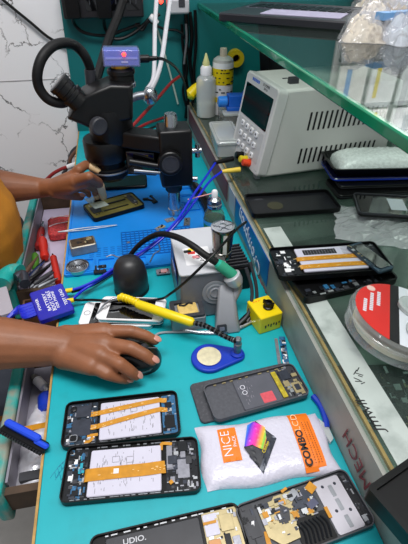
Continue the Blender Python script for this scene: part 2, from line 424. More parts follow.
def ribbon(t, pts, w, m, th=.0004, prints=0, name='ribbon_cable', square=None):
    """flat cable along local points"""
    s = MB(); P_ = catmull(pts, 5); vs = []; n = len(P_)
    for i, p in enumerate(P_):
        d = (P_[min(i+1, n-1)]-P_[max(i-1, 0)]); d.normalize(); q = Vector((-d.y, d.x, 0)); q.normalize()
        ww = w if not isinstance(w, (tuple, list)) else w[0]+(w[1]-w[0])*i/(n-1)
        for sx, dz in ((-1, 0), (1, 0), (1, th), (-1, th)): vs.append(p+q*sx*ww/2+Vector((0, 0, dz)))
    fs = [(4*i+j, 4*i+(j+1) % 4, 4*i+4+(j+1) % 4, 4*i+4+j) for i in range(n-1) for j in range(4)]+[(3, 2, 1, 0), (4*n-4, 4*n-3, 4*n-2, 4*n-1)]
    s.add(vs, fs, m)
    for k in range(prints):
        i = rng.randrange(2, n-2); p = P_[i]; ww = w if not isinstance(w, (tuple, list)) else w[0]
        s.box((p.x+rng.uniform(-.004, .004), p.y+rng.uniform(-.3, .3)*ww, p.z+th+.0001), (rng.uniform(.001, .004), .0006, .0002), M_flexdk)
    if square: s.box(square, (.006, .006, .0006), M_white)
    return s.build(name, t)
def board(t, L, W, zf, u0, u1, v0, v1, m, n, mats, name='circuit_board', h=.001, smax=.006, extra=()):
    s = MB(); x0, x1, y0, y1 = u0*L, u1*L, v0*W, v1*W
    s.slab(x1-x0, y1-y0, zf, zf+h, .002, m, ((x0+x1)/2, (y0+y1)/2))
    for a, b, c, d, hh, mm in extra:
        s.slab(abs(b-a)*L, abs(d-c)*W, zf+h, zf+h+hh, .001, mm, ((a+b)/2*L, (c+d)/2*W), ch=.0003)
    s.chips(x0, x1, y0, y1, zf+h, n, rng, mats, smax=smax)
    return s.build(name, t)
def screws(t, L, W, z, n, side):
    for k in range(n): pass
def rimclips(t, L, W, T, side, n, m):
    s = MB(); y = side*(W/2-.0032)
    for k in range(n):
        x = -L/2+.012+(L-.024)*(k+rng.uniform(.1, .9))/n
        s.box((x, y, T*.62), (rng.uniform(.003, .008), .0014, .0018), m)
    s.build('clip_strip', t)
MIX = [M_chip, M_chip, M_pcb, M_solder, M_dkshield, M_shield]
MIXB = [M_chip, M_chip, M_dkshield, M_grpl, M_solder]

# ---- phone A: upper of the two at the left
t, L, W, zf = phone('opened_phone', 'opened phone with a white battery under two orange ribbon cables, nearest below the mouse', ((64, 404), (177, 388), (181, 435), (62, 446)), .009, .009)
battery(t, L, W, zf, -.19, .335, -.42, .40, .0028)
board(t, L, W, zf, -.475, -.215, -.45, .45, M_pcb, 100, MIX+[M_pcbblue, M_pcbblue, M_white], extra=((-.40, -.27, .13, .40, .0012, M_dkshield), (-.425, -.265, -.28, .08, .0012, M_dkshield)))
board(t, L, W, zf, .35, .475, -.44, .42, M_pcbblue, 34, MIX+[M_pcbblue, M_solder], 'charging_board', extra=((.37, .455, -.34, -.06, .002, M_chip), (.38, .44, .12, .25, .0012, M_chip)))
s = MB(); s.ring(.0105, .0105, .0035, .0013, zf+.001, zf+.0042, M_steel, (-.40*L, -.33*W)); s.slab(.0078, .0078, zf+.001, zf+.003, .0025, M_blackgl, (-.40*L, -.33*W)); s.build('camera', t)
s = MB(); s.lathe([(.004, 0), (.004, .002), (.0028, .0026)], M_chip, TX(-.425*L, .33*W, zf+.001)); s.build('speaker', t)
zb = zf+.0031
for i, (v0, v1) in enumerate(((.17, .30), (-.12, .08))):
    ribbon(t, [(-.275*L, v0*W, zf+.0016), (-.215*L, v0*W, zf+.002), (-.18*L, v0*W+.0002, zb), (.05*L, (v0+v1)/2*W, zb+.0003), (.31*L, v1*W, zb), (.36*L, v1*W, zf+.002), (.40*L, v1*W, zf+.0014)], .0072, M_flex, prints=16)
ribbon(t, [(-.29*L, -.29*W, zf+.0016), (-.2*L, -.29*W, zf+.002)], .004, M_flex, prints=0)
ribbon(t, [(-.31*L, -.41*W, zf+.0012), (-.27*L, -.41*W, zf+.0016), (-.235*L, -.33*W, zf+.0016)], .004, M_flex)
rimclips(t, L, W, .009, -1, 16, M_dullsteel)

# ---- phone B: lower, one wide ribbon
t, L, W, zf = phone('opened_phone', 'opened phone with one wide orange ribbon and a white square over its white battery', ((64, 447), (196, 436), (203, 490), (62, 503)), .010, .010)
battery(t, L, W, zf, -.315, .215, -.43, .40, .0032)
board(t, L, W, zf, -.48, -.33, -.46, .46, M_chip, 80, MIXB+[M_white, M_pcbblue], 'top_board', smax=.007, extra=((-.465, -.43, -.12, 0, .001, M_white),))
s = MB(); rr = random.Random(3)
for k in range(26): s.box((-.375*L+rr.uniform(-.003, .003), rr.uniform(-.36, .36)*W, zf+.0022+rr.uniform(0, .001)), (rr.uniform(.0015, .004), rr.uniform(.003, .008), .0008), rr.choice((mat('torn cyan film', '#1f9fb4', .4), M_pcbblue, M_solder, M_chip)))
s.build('cyan_strip', t)
board(t, L, W, zf, .25, .485, -.46, .46, M_chip, 130, MIXB+[M_shield, M_grpl], 'charging_board', extra=((.255, .30, -.05, .38, .0014, M_shield), (.265, .335, .02, .18, .0018, M_dkshield), (.335, .425, -.24, .10, .0012, M_shield), (.36, .40, .12, .24, .002, M_shield), (.40, .445, .0, .12, .002, M_grpl), (.345, .415, .24, .44, .0022, M_chip)))
s = MB(); s.box((.285*L, -.30*W, zf+.0026), (.0045, .0045, .0012), M_flex, .6); s.build('gold_contact', t)
ribbon(t, [(-.345*L, -.06*W, zf+.002), (-.31*L, -.06*W, zf+.0036), (-.1*L, -.05*W, zf+.0038), (.1*L, -.045*W, zf+.0038), (.20*L, -.03*W, zf+.0036), (.245*L, -.02*W, zf+.0022)], .0155, M_flex, prints=14, square=(-.115*L, -.035*W, zf+.0046))
ribbon(t, [(.215*L, .30*W, zf+.0022), (.22*L, .41*W, zf+.0026), (.245*L, .42*W, zf+.0028), (.30*L, .40*W, zf+.0026)], .004, M_flex, name='gold_flex')
rimclips(t, L, W, .010, -1, 20, M_dullsteel); rimclips(t, L, W, .010, 1, 14, M_dullsteel)

# ---- phone C and the bare cover below it
cx_, cy_, rz_, l_, w_ = fit4(((193, 384), (285, 362), (305, 398), (197, 424)), .004)
t = thing('phone_back_cover', 'bare dark grey phone cover lying under the phone with a red sticker', 'phone cover', (cx_, cy_, 0), rz_)
s = MB(); s.slab(l_, w_, 0, .0045, .007, mat('matt dark cover', '#3d3e44', .5, var=.1, vscale=90, dirt='#6a6a70', dscale=260, damt=.3), ch=.001); s.build('shell', t)
s = MB(); s.ring(.016, .016, .004, .0015, .0045, .0055, M_grpl, (-.32*l_, .2*w_)); s.build('camera_ring', t)
cq = ((204, 386), (294, 361), (309, 395), (213, 420))
t, L, W, zf = phone('opened_phone', 'opened phone with a dark grey battery bearing a pink square sticker', cq, .014, .0085, mframe=mat('speckled grey frame', '#4c4d54', .45, var=.15, vscale=250), z0=.0056)
battery(t, L, W, zf, -.19, .22, -.44, .42, .0022, mat('grey battery', '#55565f', .4, var=.1), False)
s = MB(); zz = zf+.0023
s.slab(.13*L, .28*W, zz, zz+.0003, .001, mat('pink sticker', '#d0505c', .5, var=.12, vscale=200), (.085*L, -.26*W))
for k in range(26): s.box((rng.uniform(-.16, .0)*L, rng.uniform(-.38, .36)*W, zz), (.0006, rng.uniform(.001, .004), .0002), M_batline)
for q_ in (.18, .02): s.ring(.007, .007, .0034, .0007, zz-.0001, zz+.0002, M_print, (-.115*L, q_*W))
s.build('battery_label', t)
s = MB(); s.slab(.05*L, .78*W, zf, zf+.0022, .001, mat('yellow tape', '#b7a52a', .4, var=.35, vscale=150), (.255*L, .0)); s.build('yellow_tape', t)
board(t, L, W, zf, .285, .485, -.46, .46, M_grpl, 55, MIXB+[M_gold, M_shield], extra=((.30, .41, .08, .36, .0016, M_dkshield), (.30, .36, -.12, .05, .0014, M_gold), (.37, .465, -.36, -.05, .0012, M_gold), (.39, .445, -.29, -.12, .0018, M_dkshield), (.42, .48, .1, .2, .002, M_gold)))
rimclips(t, L, W, .0085, 1, 9, M_gold)

# ---- phone D: bottom right, gold shield and black coil
t, L, W, zf = phone('opened_phone', 'opened phone with a pale gold shield, black coil and grey plate, nearest the counter', ((240, 508), (338, 472), (371, 523), (266, 562)), .0095, .0095, mframe=mat('grey frame', '#3f4147', .5, var=.2, vscale=90), L=.142, W=.066)
board(t, L, W, zf, -.48, -.36, -.46, .46, M_grpl, 16, [M_chip, M_grpl, M_dkshield], 'top_board', smax=.012)
s = MB(); s.slab(.012, .003, zf+.001, zf+.0018, .0005, M_white, (-.41*L, .12*W), 1.2); s.build('white_label', t)
s = MB(); g = [(-.33, -.12), (-.33, .28), (-.22, .34), (-.17, .44), (-.02, .44), (-.02, .30), (-.06, .22), (-.03, .05), (-.08, -.05), (-.10, -.28), (-.25, -.30)]
s.poly([(a*L, b*W) for a, b in g], zf+.0008, zf+.0026, M_gold)
s.poly([(-.21*L, .02*W), (-.20*L, .22*W), (-.14*L, .28*W), (-.09*L, .18*W), (-.12*L, .0)], zf+.0026, zf+.0032, M_grpl); s.chips(-.3*L, -.05*L, -.2*W, .4*W, zf+.0026, 14, rng, [M_gold, M_dkshield, M_solder], smax=.004, hmax=.0006)
s.build('gold_shield', t, bev=.0004)
s = MB(); s.slab(.28*L, .46*W, zf, zf+.0016, .003, M_blackrub, (.03*L, -.24*W))
for k in range(7): s.tube([(-.08*L+.026*L*k*1.3, -.42*W, zf+.002), (-.06*L+.026*L*k*1.3, -.22*W, zf+.0034), (-.085*L+.026*L*k*1.3, -.08*W, zf+.002)], .0013, M_chip, 6, 4)
s.build('coil', t)
s = MB(); s.chips(-.36*L, .20*L, -.10*W, .42*W, zf+.003, 60, rng, [M_gold, M_dkshield, M_grpl, M_chip, M_solder, M_shield, M_flex], smin=.001, smax=.007, hmax=.0012); s.slab(.10*L, .12*W, zf+.0024, zf+.0036, .002, M_dullsteel, (-.02*L, .36*W), .5); s.build('small_components', t, smooth=False)
s = MB(); s.slab(.16*L, .34*W, zf+.001, zf+.0026, .002, M_dkshield, (.07*L, .24*W), .15); s.box((.10*L, .12*W, zf+.003), (.012, .008, .002), mat('slate chip', '#4a4d66', .4), .3); s.chips(-.0*L, .15*L, -.05*W, .45*W, zf+.0026, 14, rng, [M_gold, M_chip, M_solder], smax=.004); s.build('flex_board', t)
s = MB(); s.slab(.23*L, .90*W, zf, zf+.0012, .003, mat('pale metal plate', '#b9b6bf', .4, metal=.4, var=.06), (.30*L, .0))
for v in (-.30, -.02, .22): s.slab(.035*L, .20*W, zf+.0012, zf+.0016, .001, M_dullsteel, (.31*L, v*W))
for q_ in ((.25, .33), (.37, -.15), (.26, -.1), (.36, .32)): s.lathe([(.0018, 0), (.0012, .0008)], M_dkshield, TX(q_[0]*L, q_[1]*W, zf+.0012))
s.build('metal_plate', t)
board(t, L, W, zf, .42, .485, -.46, .46, M_chip, 30, MIXB+[M_dullsteel], 'charging_board', smax=.007)
for q_, sz, a_ in (((.15*L, .37*W, zf+.003), (.011, .010, .002), .5), ((.185*L, -.08*W, zf+.0026), (.004, .012, .0014), 0), ((-.07*L, .47*W, zf+.0048), (.008, .003, .002), .3)):
    s = MB(); s.box(q_, sz, M_flex, a_); s.build('gold_connector', t)
ribbon(t, [(-.33*L, -.02*W, zf+.001), (-.345*L, -.2*W, zf+.0015), (-.33*L, -.32*W, zf+.001)], .005, M_flex, name='gold_flex')

# ---- phone E: bottom left, black battery with letters
t, L, W, zf = phone('opened_phone', 'opened phone with a black battery lettered in white at the bottom edge of the photo', ((88, 541), (234, 507), (252, 561), (99, 603)), .0095, .0095, L=.163, W=.066)
battery(t, L, W, zf, -.40, .22, -.42, .41, .0034, mat('black battery', '#2c2d33', .38, var=.12, vscale=80), False)
s = MB(); s.text('UDIO.', .0078, TX(-.215*L, .29*W, zf+.0035), mat('silver print', '#c4c4ca', .4), .0001, sx=1.15, bold=.0001); s.build('lettering', t, smooth=False)
rimclips(t, L, W, .0095, 1, 13, M_solder)
board(t, L, W, zf, .24, .48, -.45, .45, M_gold, 50, [M_chip, M_gold, M_shield, M_solder, M_flex], extra=((.245, .34, .08, .42, .001, M_bat), (.35, .44, .1, .36, .0014, M_gold), (.25, .33, -.35, .02, .0016, mat('copper shield', '#a97c55', .4, metal=.6)), (.36, .40, -.25, .06, .0018, M_chip), (.41, .46, -.3, 0, .0014, M_shield)))
ribbon(t, [(.24*L, .28*W, zf+.0022), (.33*L, .28*W, zf+.0022)], .003, M_flex)

# ---- bubble mailer
cx_, cy_, rz_, l_, w_ = fit4(((197, 424), (319, 407), (341, 468), (205, 489)), .012)
t = thing('bubble_mailer', 'white bubble mailer with orange printed ends and a rainbow screen picture', 'packet', (cx_, cy_, 0), rz_)
s = MB(); nx, ny = 44, 26
def hz(u, v):
    e = max(0, 1-abs(2*u)**6)*max(0, 1-abs(2*v)**4)
    bub = .0010*max(0, math.sin(u*nx*2.2))*max(0, math.sin(v*ny*2.6+(int(u*nx*.7) % 2)*1.5))
    return .001+.0115*e**.6+bub*e
vs = []; 
for j in range(ny+1):
    for i in range(nx+1):
        u, v = i/nx-.5, j/ny-.5
        vs.append((u*l_+.002*math.sin(v*9), v*w_+.0022*math.sin(u*11), hz(u, v)))
N = len(vs); vs += [(x, y, .0003) for x, y, z in vs]
fs = []; W1 = nx+1
for j in range(ny):
    for i in range(nx):
        a = j*W1+i; fs.append((a, a+1, a+1+W1, a+W1)); fs.append((N+a+W1, N+a+1+W1, N+a+1, N+a))
for i in range(nx): fs.append((i+1, i, N+i, N+i+1)); a = ny*W1+i; fs.append((a, a+1, N+a+1, N+a))
for j in range(ny): a = j*W1; fs.append((a, a+W1, N+a+W1, N+a)); a += nx; fs.append((a+W1, a, N+a, N+a+W1))
s.add(vs, fs, M_pouch); s.build('body', t)
def patch(mb, u0, u1, v0, v1, m, dz, n=10, shear=0.):
    """thin print that follows the mailer's swelling"""
    vs = []; fs = []
    for j in range(n+1):
        for i in range(n+1):
            v = v0+(v1-v0)*j/n; u = u0+(u1-u0)*i/n+shear*v
            vs.append((u*l_, v*w_, hz(u, v)+dz))
    for j in range(n):
        for i in range(n): a = j*(n+1)+i; fs.append((a, a+1, a+n+2, a+n+1))
    mb.add(vs, fs, m); return mb
s = MB(); patch(s, -.345, -.205, -.18, .36, M_orange, .0009); s.text('NICE', .0165, TX(-.292*l_, .10*w_, hz(-.29, .1)+.0012, PI/2), M_print, .0001, sx=.95, bold=-.0002)
s.text('PACK', .006, TX(-.232*l_, .12*w_, hz(-.23, .1)+.0012, PI/2), M_print, .0001); s.build('orange_label', t, smooth=False)
s = MB(); patch(s, .235, .40, -.47, .47, M_orange, .0009, 16)
s.text('COMBO', .0125, TX(.275*l_, -.13*w_, hz(.275, -.1)+.0014, PI/2), M_blackprint, .0001, sx=1.05, bold=.0004)
s.text('LCD', .0115, TX(.275*l_, .285*w_, hz(.275, .285)+.0014, PI/2), mat('pale orange print', '#f7c79a', .5), .0001, sx=1.1)
for k, u_ in enumerate((.325, .35, .372)):
    for v_ in np.arange(-.36, .3, .035): s.box((u_*l_, v_*w_, hz(u_, v_)+.0011), (.0012, .0018, .0001), mat('brown print', '#a04a08', .5))
s.build('orange_band', t, smooth=False)
# printed picture: tilted dark screens with a rainbow display
M_rain = bpy.data.materials.new('rainbow print'); M_rain.use_nodes = True; nt = M_rain.node_tree
tc = nt.nodes.new('ShaderNodeTexCoord'); sx_ = nt.nodes.new('ShaderNodeMapping'); sx_.inputs['Rotation'].default_value = (0, 0, .6); sx_.inputs['Scale'].default_value = (1, 1, 1)
sep = nt.nodes.new('ShaderNodeSeparateXYZ'); mr = nt.nodes.new('ShaderNodeMapRange'); cr = nt.nodes.new('ShaderNodeValToRGB')
nt.links.new(tc.outputs['Generated'], sx_.inputs['Vector']); nt.links.new(sx_.outputs['Vector'], sep.inputs[0]); nt.links.new(sep.outputs['X'], mr.inputs['Value'])
mr.inputs['From Min'].default_value = -.3; mr.inputs['From Max'].default_value = .6; nt.links.new(mr.outputs['Result'], cr.inputs['Fac'])
e_ = cr.color_ramp.elements; e_[0].color = lin('#2bb3e6'); e_[1].color = lin('#e8402a')
for p_, c_ in ((.22, '#3d49d8'), (.42, '#d832c4'), (.6, '#ff3f8e'), (.78, '#ffb43a'), (.9, '#6fce4a')):
    q_ = cr.color_ramp.elements.new(p_); q_.color = lin(c_)
nt.links.new(cr.outputs['Color'], nt.nodes['Principled BSDF'].inputs['Base Color']); nt.nodes['Principled BSDF'].inputs['Roughness'].default_value = .4
def flatpoly(mb, pts, m, dz): 
    c = (sum(p[0] for p in pts)/len(pts), sum(p[1] for p in pts)/len(pts)); ed = []
    for p, q in zip(pts, pts[1:]+pts[:1]): ed += [(p[0]+(q[0]-p[0])*k/6, p[1]+(q[1]-p[1])*k/6) for k in range(6)]
    n = len(ed); K = 9; vs = [(c[0]+(e[0]-c[0])*k/K, c[1]+(e[1]-c[1])*k/K) for k in range(1, K+1) for e in ed]+[c]; fs = []
    for k in range(K-1):
        for j in range(n): fs.append((k*n+j, k*n+(j+1) % n, (k+1)*n+(j+1) % n, (k+1)*n+j))
    for j in range(n): fs.append((j, (j+1) % n, K*n))
    return mb.add([((a-.075)*l_, (b-.03)*w_, hz(a-.075, b-.03)+dz) for a, b in vs], fs, m)
s = MB(); flatpoly(s, [(-.10, .02), (.045, .46), (.135, .14), (-.02, -.30)], M_grpl, .0019); flatpoly(s, [(-.075, -.12), (-.055, .0), (.08, .32), (.165, .10), (.0, -.38)], M_dkshield, .0012)
s.text('Combo', .0055, TX(-.012*l_, -.05*w_, hz(.01, 0)+.0024, .95), M_yellow, .0001)
s.build('screen_picture', t, smooth=False)
s = MB(); flatpoly(s, [(-.095, .03), (-.03, .38), (.03, .44), (.10, .30), (.085, .10), (.04, -.06), (-.03, .04)], M_rain, .0025); s.build('rainbow_picture', t, smooth=False)

# ---- white phones
for nm, lb, q, zt, z0, rzfix, scr in (('white_phone', 'white phone lying underneath another white phone, its home button end sticking out left', ((88, 298), (158, 303), (163, 323), (85, 317)), .009, .0005, -.21, False),
                                       ('white_phone', 'white phone with a black screen on top of another white phone, beside the dome', ((104, 293), (162, 304), (165, 321), (98, 317)), .018, .010, -.24, True)):
    cx_, cy_, rz_, l_, w_ = fit4(q, zt)
    t = thing(nm, lb, 'phone', (cx_-(0 if scr else .009), cy_-(0 if scr else .007), z0), rzfix, None); l_, w_ = (.112 if scr else .124), .058
    s = MB(); s.slab(l_, w_, 0, .0086, .009, M_white, ch=.0008); s.build('body', t)
    s = MB(); s.ring(l_+.0003, w_+.0003, .009, .0008, .0025, .0062, M_steel); s.build('metal_band', t)
    s = MB(); s.slab(l_-.036, .052, .0086, .0089, .001, M_blackgl, (.0, 0)); s.build('screen', t)
    s = MB(); s.ring(.011, .011, .0055, .0008, .0086, .0089, M_dullsteel, (-l_/2+.0095, 0)); s.build('home_button', t)
    s = MB(); s.slab(.002, .010, .0086, .0089, .0008, M_grpl, (l_/2-.009, 0)); s.build('earpiece', t)
# ------------------------------------------------------------------ blue repair mat
M_bmat = mat('blue silicone', '#1283dc', .45, var=.04, vscale=18)
M_bmatd = mat('deep blue silicone', '#0c66b8', .5)
mx0, mx1, my0, my1, MZ = -.141, .168, .680, 1.115, .005
t = thing('repair_mat', 'blue silicone repair mat with moulded trays on the teal bench', 'mat', ((mx0+mx1)/2, (my0+my1)/2, 0))
s = MB(); s.slab(mx1-mx0, my1-my0, 0, .0038, .006, M_bmat, ch=.001, X=None)
s.ring(mx1-mx0, my1-my0, .006, .004, .003, .0062, M_bmat)
s.build('base', t)
s = MB()
lx = lambda x: x-(mx0+mx1)/2
ly = lambda y: y-(my0+my1)/2
# compartments along the near edge
for a, b, c, d in ((-.136, -.083, .684, .727), (-.079, -.042, .684, .722), (-.036, .02, .684, .715), (.115, .163, .684, .73)):
    s.ring(b-a, d-c, .004, .003, .003, .0078, M_bmat, (lx((a+b)/2), ly((c+d)/2)))
# grid of cells
for i in range(17): s.box((lx(-.028+i*.0094), ly(.768), .0046), (.0022, .092, .002), M_bmatd)
for j in range(11): s.box((lx(.047), ly(.722+j*.0092), .0046), (.152, .0022, .002), M_bmatd)
# right hand strip of trays
for j in range(6): s.ring(.040, .036, .003, .0025, .003, .0072, M_bmat, (lx(.142), ly(.90+j*.039)))
for j in range(30): s.box((lx(.108), ly(.86+j*.008), .0042), (.006 if j % 5 else .011, .0012, .0008), M_bmatd)
for k in range(6):
    for q_ in range(5): s.box((lx(-.09+k*.014), ly(.735+q_*.007), .0041), (.009, .0022, .0005), M_bmatd)
s.build('tray_ridges', t)

# ------------------------------------------------------------------ things on the mat
# phone under repair, gold inside
p = P(112, 205, .014); rz = math.radians(21)
t = thing('stripped_phone', 'stripped phone chassis with brassy metal inside on the blue mat, under the raised hand', 'phone', (p.x+.004, p.y, MZ), rz)
L, W = .128, .078
M_brass = mat('brassy chassis', '#83793a', .42, metal=.55, var=.2, vscale=40)
s = MB(); s.slab(L, W, 0, .0075, .009, M_black, ch=.0012); s.ring(L, W, .009, .002, .006, .0095, M_black); s.build('frame', t)
s = MB(); s.slab(L-.008, W-.008, .0075, .0086, .006, M_brass); s.build('chassis_plate', t)
s = MB()
s.slab(.07, .006, .0086, .0095, .002, M_black, (.0, .012)); s.slab(.062, .005, .0086, .0095, .002, M_black, (.0, -.016))
s.slab(.02, .03, .0086, .0102, .003, M_grpl, (-.045, .0)); s.slab(.014, .05, .0086, .0098, .003, M_grpl, (.048, .006)); s.chips(-.055, -.03, -.03, .03, .0098, 14, rng, MIXB); s.chips(.036, .056, -.03, .03, .0095, 14, rng, MIXB+[M_gold])
s.build('internal_parts', t)
# card of clear film held in the hand
a, b, c, d = P(84, 199, .036), P(97, 196, .036), P(109, 205, .03), P(95, 209, .03)
t = thing('clear_film', 'small clear screen film pinched by the raised hand above the stripped phone', 'film', ((a.x+c.x)/2, (a.y+c.y)/2, .03))
M_filmclear = clear('pale film', '#e8f2ee', .08, .38, '#dce8e2')
s = MB(); vs = [a, b, c, d]; s.add([*vs, *[v+Vector((0, 0, .0006)) for v in vs]], [(3, 2, 1, 0), (4, 5, 6, 7), (0, 1, 5, 4), (1, 2, 6, 5), (2, 3, 7, 6), (3, 0, 4, 7)], M_filmclear); s.build('sheet', t, True, smooth=False)
s = MB(); m_ = (a+b+c+d)/4; s.box(m_+Vector((.002, .006, .0012)), (.016, .012, .0006), M_chip, .3); s.build('dark_patch', t, True, smooth=False)
# closed black phone behind
cx_, cy_, rz_, l_, w_ = fit4(((97, 177), (143, 177), (143, 187), (97, 188)), .010)
t = thing('black_phone', 'black phone lying face up under the microscope at the back of the blue mat', 'phone', (cx_, cy_, MZ), rz_+.1)
s = MB(); s.slab(.14, .066, 0, .0075, .009, M_black, ch=.001); s.build('body', t)
s = MB(); s.slab(.134, .060, .0075, .0079, .007, M_blackgl); s.build('screen', t)
# coin-like white disc on it
p = P(114, 174, .006)
t = MB(); t.lathe([(.0095, 0), (.0095, .004), (.007, .006)], M_white, TX(p.x, p.y+.02, MZ)); tag(t.build('white_disc'), 'small round white disc behind the black phone under the microscope', 'disc')
# tweezers
a, b = P(58, 232, .008), P(117, 225, .008)
t = thing('tweezers', 'long silver tweezers lying across the blue mat', 'tweezers', (a+b)/2-Vector((0, 0, .003)))
for sgn in (1, -1):
    s = MB(); q = Vector((0, .0042*sgn, 0)); s.tube([a, a*.6+b*.4+q, a*.3+b*.7+q*.7, b+q*.1], (.0017, .0006), M_dullsteel, 6); s.build('arm', t, True)
# burnt metal block
ps = [P(*q, .005) for q in ((70, 257), (99, 251))]; c_ = (ps[0]+ps[1])/2; rz = math.atan2(ps[1].y-ps[0].y, ps[1].x-ps[0].x)
t = thing('metal_block', 'scorched silver metal block standing on the blue mat below the tweezers', 'metal block', (c_.x-.002, c_.y+.016, .004), rz)
s = MB(); s.slab(.052, .034, 0, .021, .004, mat('silver block', '#a9a294', .35, metal=.7, var=.2, vscale=60), ch=.0015); s.build('body', t)
s = MB(); s.slab(.045, .028, .021, .0216, .003, mat('burnt flux', '#3f2f1c', .5, var=.6, vscale=90)); s.chips(-.02, .02, -.012, .012, .0216, 16, rng, [M_dkwood, M_gold, M_blackprint], smin=.002, smax=.007); s.build('burnt_top', t)
# coil tin, chip
p = P(78, 268, .006)
t = thing('solder_tin', 'round silver tin of solder wire in the corner tray of the blue mat', 'tin', (p.x, p.y, .004))
s = MB(); s.lathe([(.021, 0), (.022, .001), (.022, .008), (.0205, .0085), (.0195, .0055), (.001, .005)], M_steel); s.build('tin', t)
s = MB()
for r_ in (.006, .0095, .013, .0165): s.tube([(r_*math.cos(2*PI*k/16), r_*math.sin(2*PI*k/16), .0068+.0006*math.sin(k*2.3)) for k in range(17)], .0014, M_dullsteel, 6, 3)
s.build('wire_coil', t)
p = P(100, 269, .006)
t = MB(); t.slab(.024, .024, 0, .003, .002, M_chip, ch=.0004); t.ring(.02, .02, .002, .0012, .003, .0036, M_dkshield); t.chips(-.009, .009, -.009, .009, .003, 12, rng, MIXB, smax=.004); tag(t.build('chip_module', base=(0, 0, 0)), 'square black chip module beside the round tin on the blue mat', 'chip').location = (p.x, p.y, .004)
# connector board in the right tray
p = P(163, 271, .006)
t = MB(); t.slab(.026, .016, 0, .0016, .001, M_shield); t.box((.002, 0, .0022), (.012, .010, .0012), mat('pink connector', '#d7a3a4', .5)); t.chips(-.012, .012, -.007, .007, .0016, 10, rng, [M_chip, M_red, M_solder], smax=.004); tag(t.build('connector_board', base=(0, 0, 0)), 'pink and grey connector board in the right front tray of the blue mat', 'circuit board').location = (p.x, p.y, .004)
# small scraps
def scrap(px, py, name, label, w, d, rz, mats, n, cat, seed, z=.004, base=None, group=None):
    p = P(px, py, z); r_ = random.Random(seed); t = MB()
    t.slab(w, d, 0, .0012, .001, base or mats[0])
    t.chips(-w/2, w/2, -d/2, d/2, .0012, n, r_, mats, smax=.004)
    o = t.build(name, base=(0, 0, 0)); o.location = p; o.rotation_euler = (0, 0, rz); return tag(o, label, cat, group)
def flexscrap(pts, w, name, label, m, z=.005, extra=()):
    q = [P(*a, z) for a in pts]; t = MB(); t.tube(q, w, m, 6, 4)
    for k, (px, py, a, b) in enumerate(extra): c = P(px, py, z+.001); t.box(c, (a, b, .003), m, .5*k)
    return tag(t.build(name), label, 'flex cable')
flexscrap([(143, 199), (150, 200), (156, 202), (152, 197)], .0028, 'flex_cable', 'small black flex cable scrap on the blue mat left of the microscope post', M_chip, extra=((146, 199, .012, .008), (155, 202, .012, .007), (151, 196, .006, .006)))
scrap(170, 220, 'circuit_scrap', 'grey circuit scrap on the mat in front of the microscope post', .022, .016, .3, [M_shield, M_solder, M_chip], 12, 'circuit scrap', 1)
scrap(160, 228, 'circuit_scrap', 'tan circuit scrap on the mat left of the crossing blue wires', .026, .012, .7, [M_gold, M_chip, M_shield], 12, 'circuit scrap', 2)
scrap(187, 222, 'metal_clip', 'dull metal shield piece on the mat right of the microscope post', .014, .034, -.2, [M_dullsteel, M_solder, M_chip], 10, 'metal piece', 3)
scrap(128, 243, 'solder_chip', 'tiny grey chip in the middle of the blue mat above the dome', .008, .006, .4, [M_shield], 2, 'chip', 4)
flexscrap([(106, 257), (112, 255), (118, 257), (124, 256)], .0012, 'clear_strip', 'pale crumpled strip left of the moulded grid on the mat', M_shield)
flexscrap([(150, 262), (154, 254), (160, 250), (158, 242)], .0014, 'grey_wire', 'short grey wire scrap lying on the grid of the mat', M_dullsteel)

# ------------------------------------------------------------------ black dome
p = P(132, 289, 0)
t = thing('dust_blower', 'smooth black rubber dome standing between the blue mat and the white phones', 'dome', (p.x, p.y, 0))
top = PY(131, 257, p.y).z
R_ = .031
s = MB(); s.lathe([(.029, 0), (R_, .003), (R_*1.0, top*.35), (R_*.97, top*.55), (R_*.88, top*.74), (R_*.68, top*.89), (R_*.36, top*.975), (.001, top)], mat('charcoal rubber', '#222225', .42, var=.1)); s.build('bulb', t)
s = MB(); s.lathe([(R_+.0008, .0), (R_+.0008, .004), (R_-.001, .0045)], M_black); s.build('base_ring', t)

# ------------------------------------------------------------------ blue power cable label with wires to the supply
a, b, c, d = [P(x, y, .016) for x, y in ((33, 294), (66, 283), (71, 312), (36, 323))]
t = thing('test_cable', 'blue lettered test lead tag with yellow collars and blue wires running to the power supply', 'test cable', ((a.x+c.x)/2, (a.y+c.y)/2, .008))
rz = math.atan2(b.y-a.y+c.y-d.y, b.x-a.x+c.x-d.x); l_ = ((b-a).length+(c-d).length)/2; w_ = ((d-a).length+(c-b).length)/2; ctr_ = (a+b+c+d)/4
X = TX(ctr_.x, ctr_.y, .009, rz)
s = MB(); s.slab(l_, w_, 0, .011, .004, M_navy, ch=.0015, X=X); s.build('tag', t, True)
s = MB(); r_ = random.Random(5)
XX = X @ TX(0, 0, .0112)
for u_, words, sz, k_ in ((-.37, 'POWER', .0060, .40), (-.13, 'BATTERY', .0075, .62), (.0, 'BOOT CABLE', .0090, .70), (.12, 'FOR PHONE', .0065, .60), (.36, 'TEST LEAD', .0075, .58)):
    q_ = MB().text(words, sz, Matrix(), M_print); e_x = max(v.x for v in q_.v)-min(v.x for v in q_.v)
    s.text(words, sz, XX @ TX(u_*l_, .0, 0, PI/2), M_print, .0001, sx=k_*w_/e_x, bold=.0001)
s.build('lettering', t, True, smooth=False)
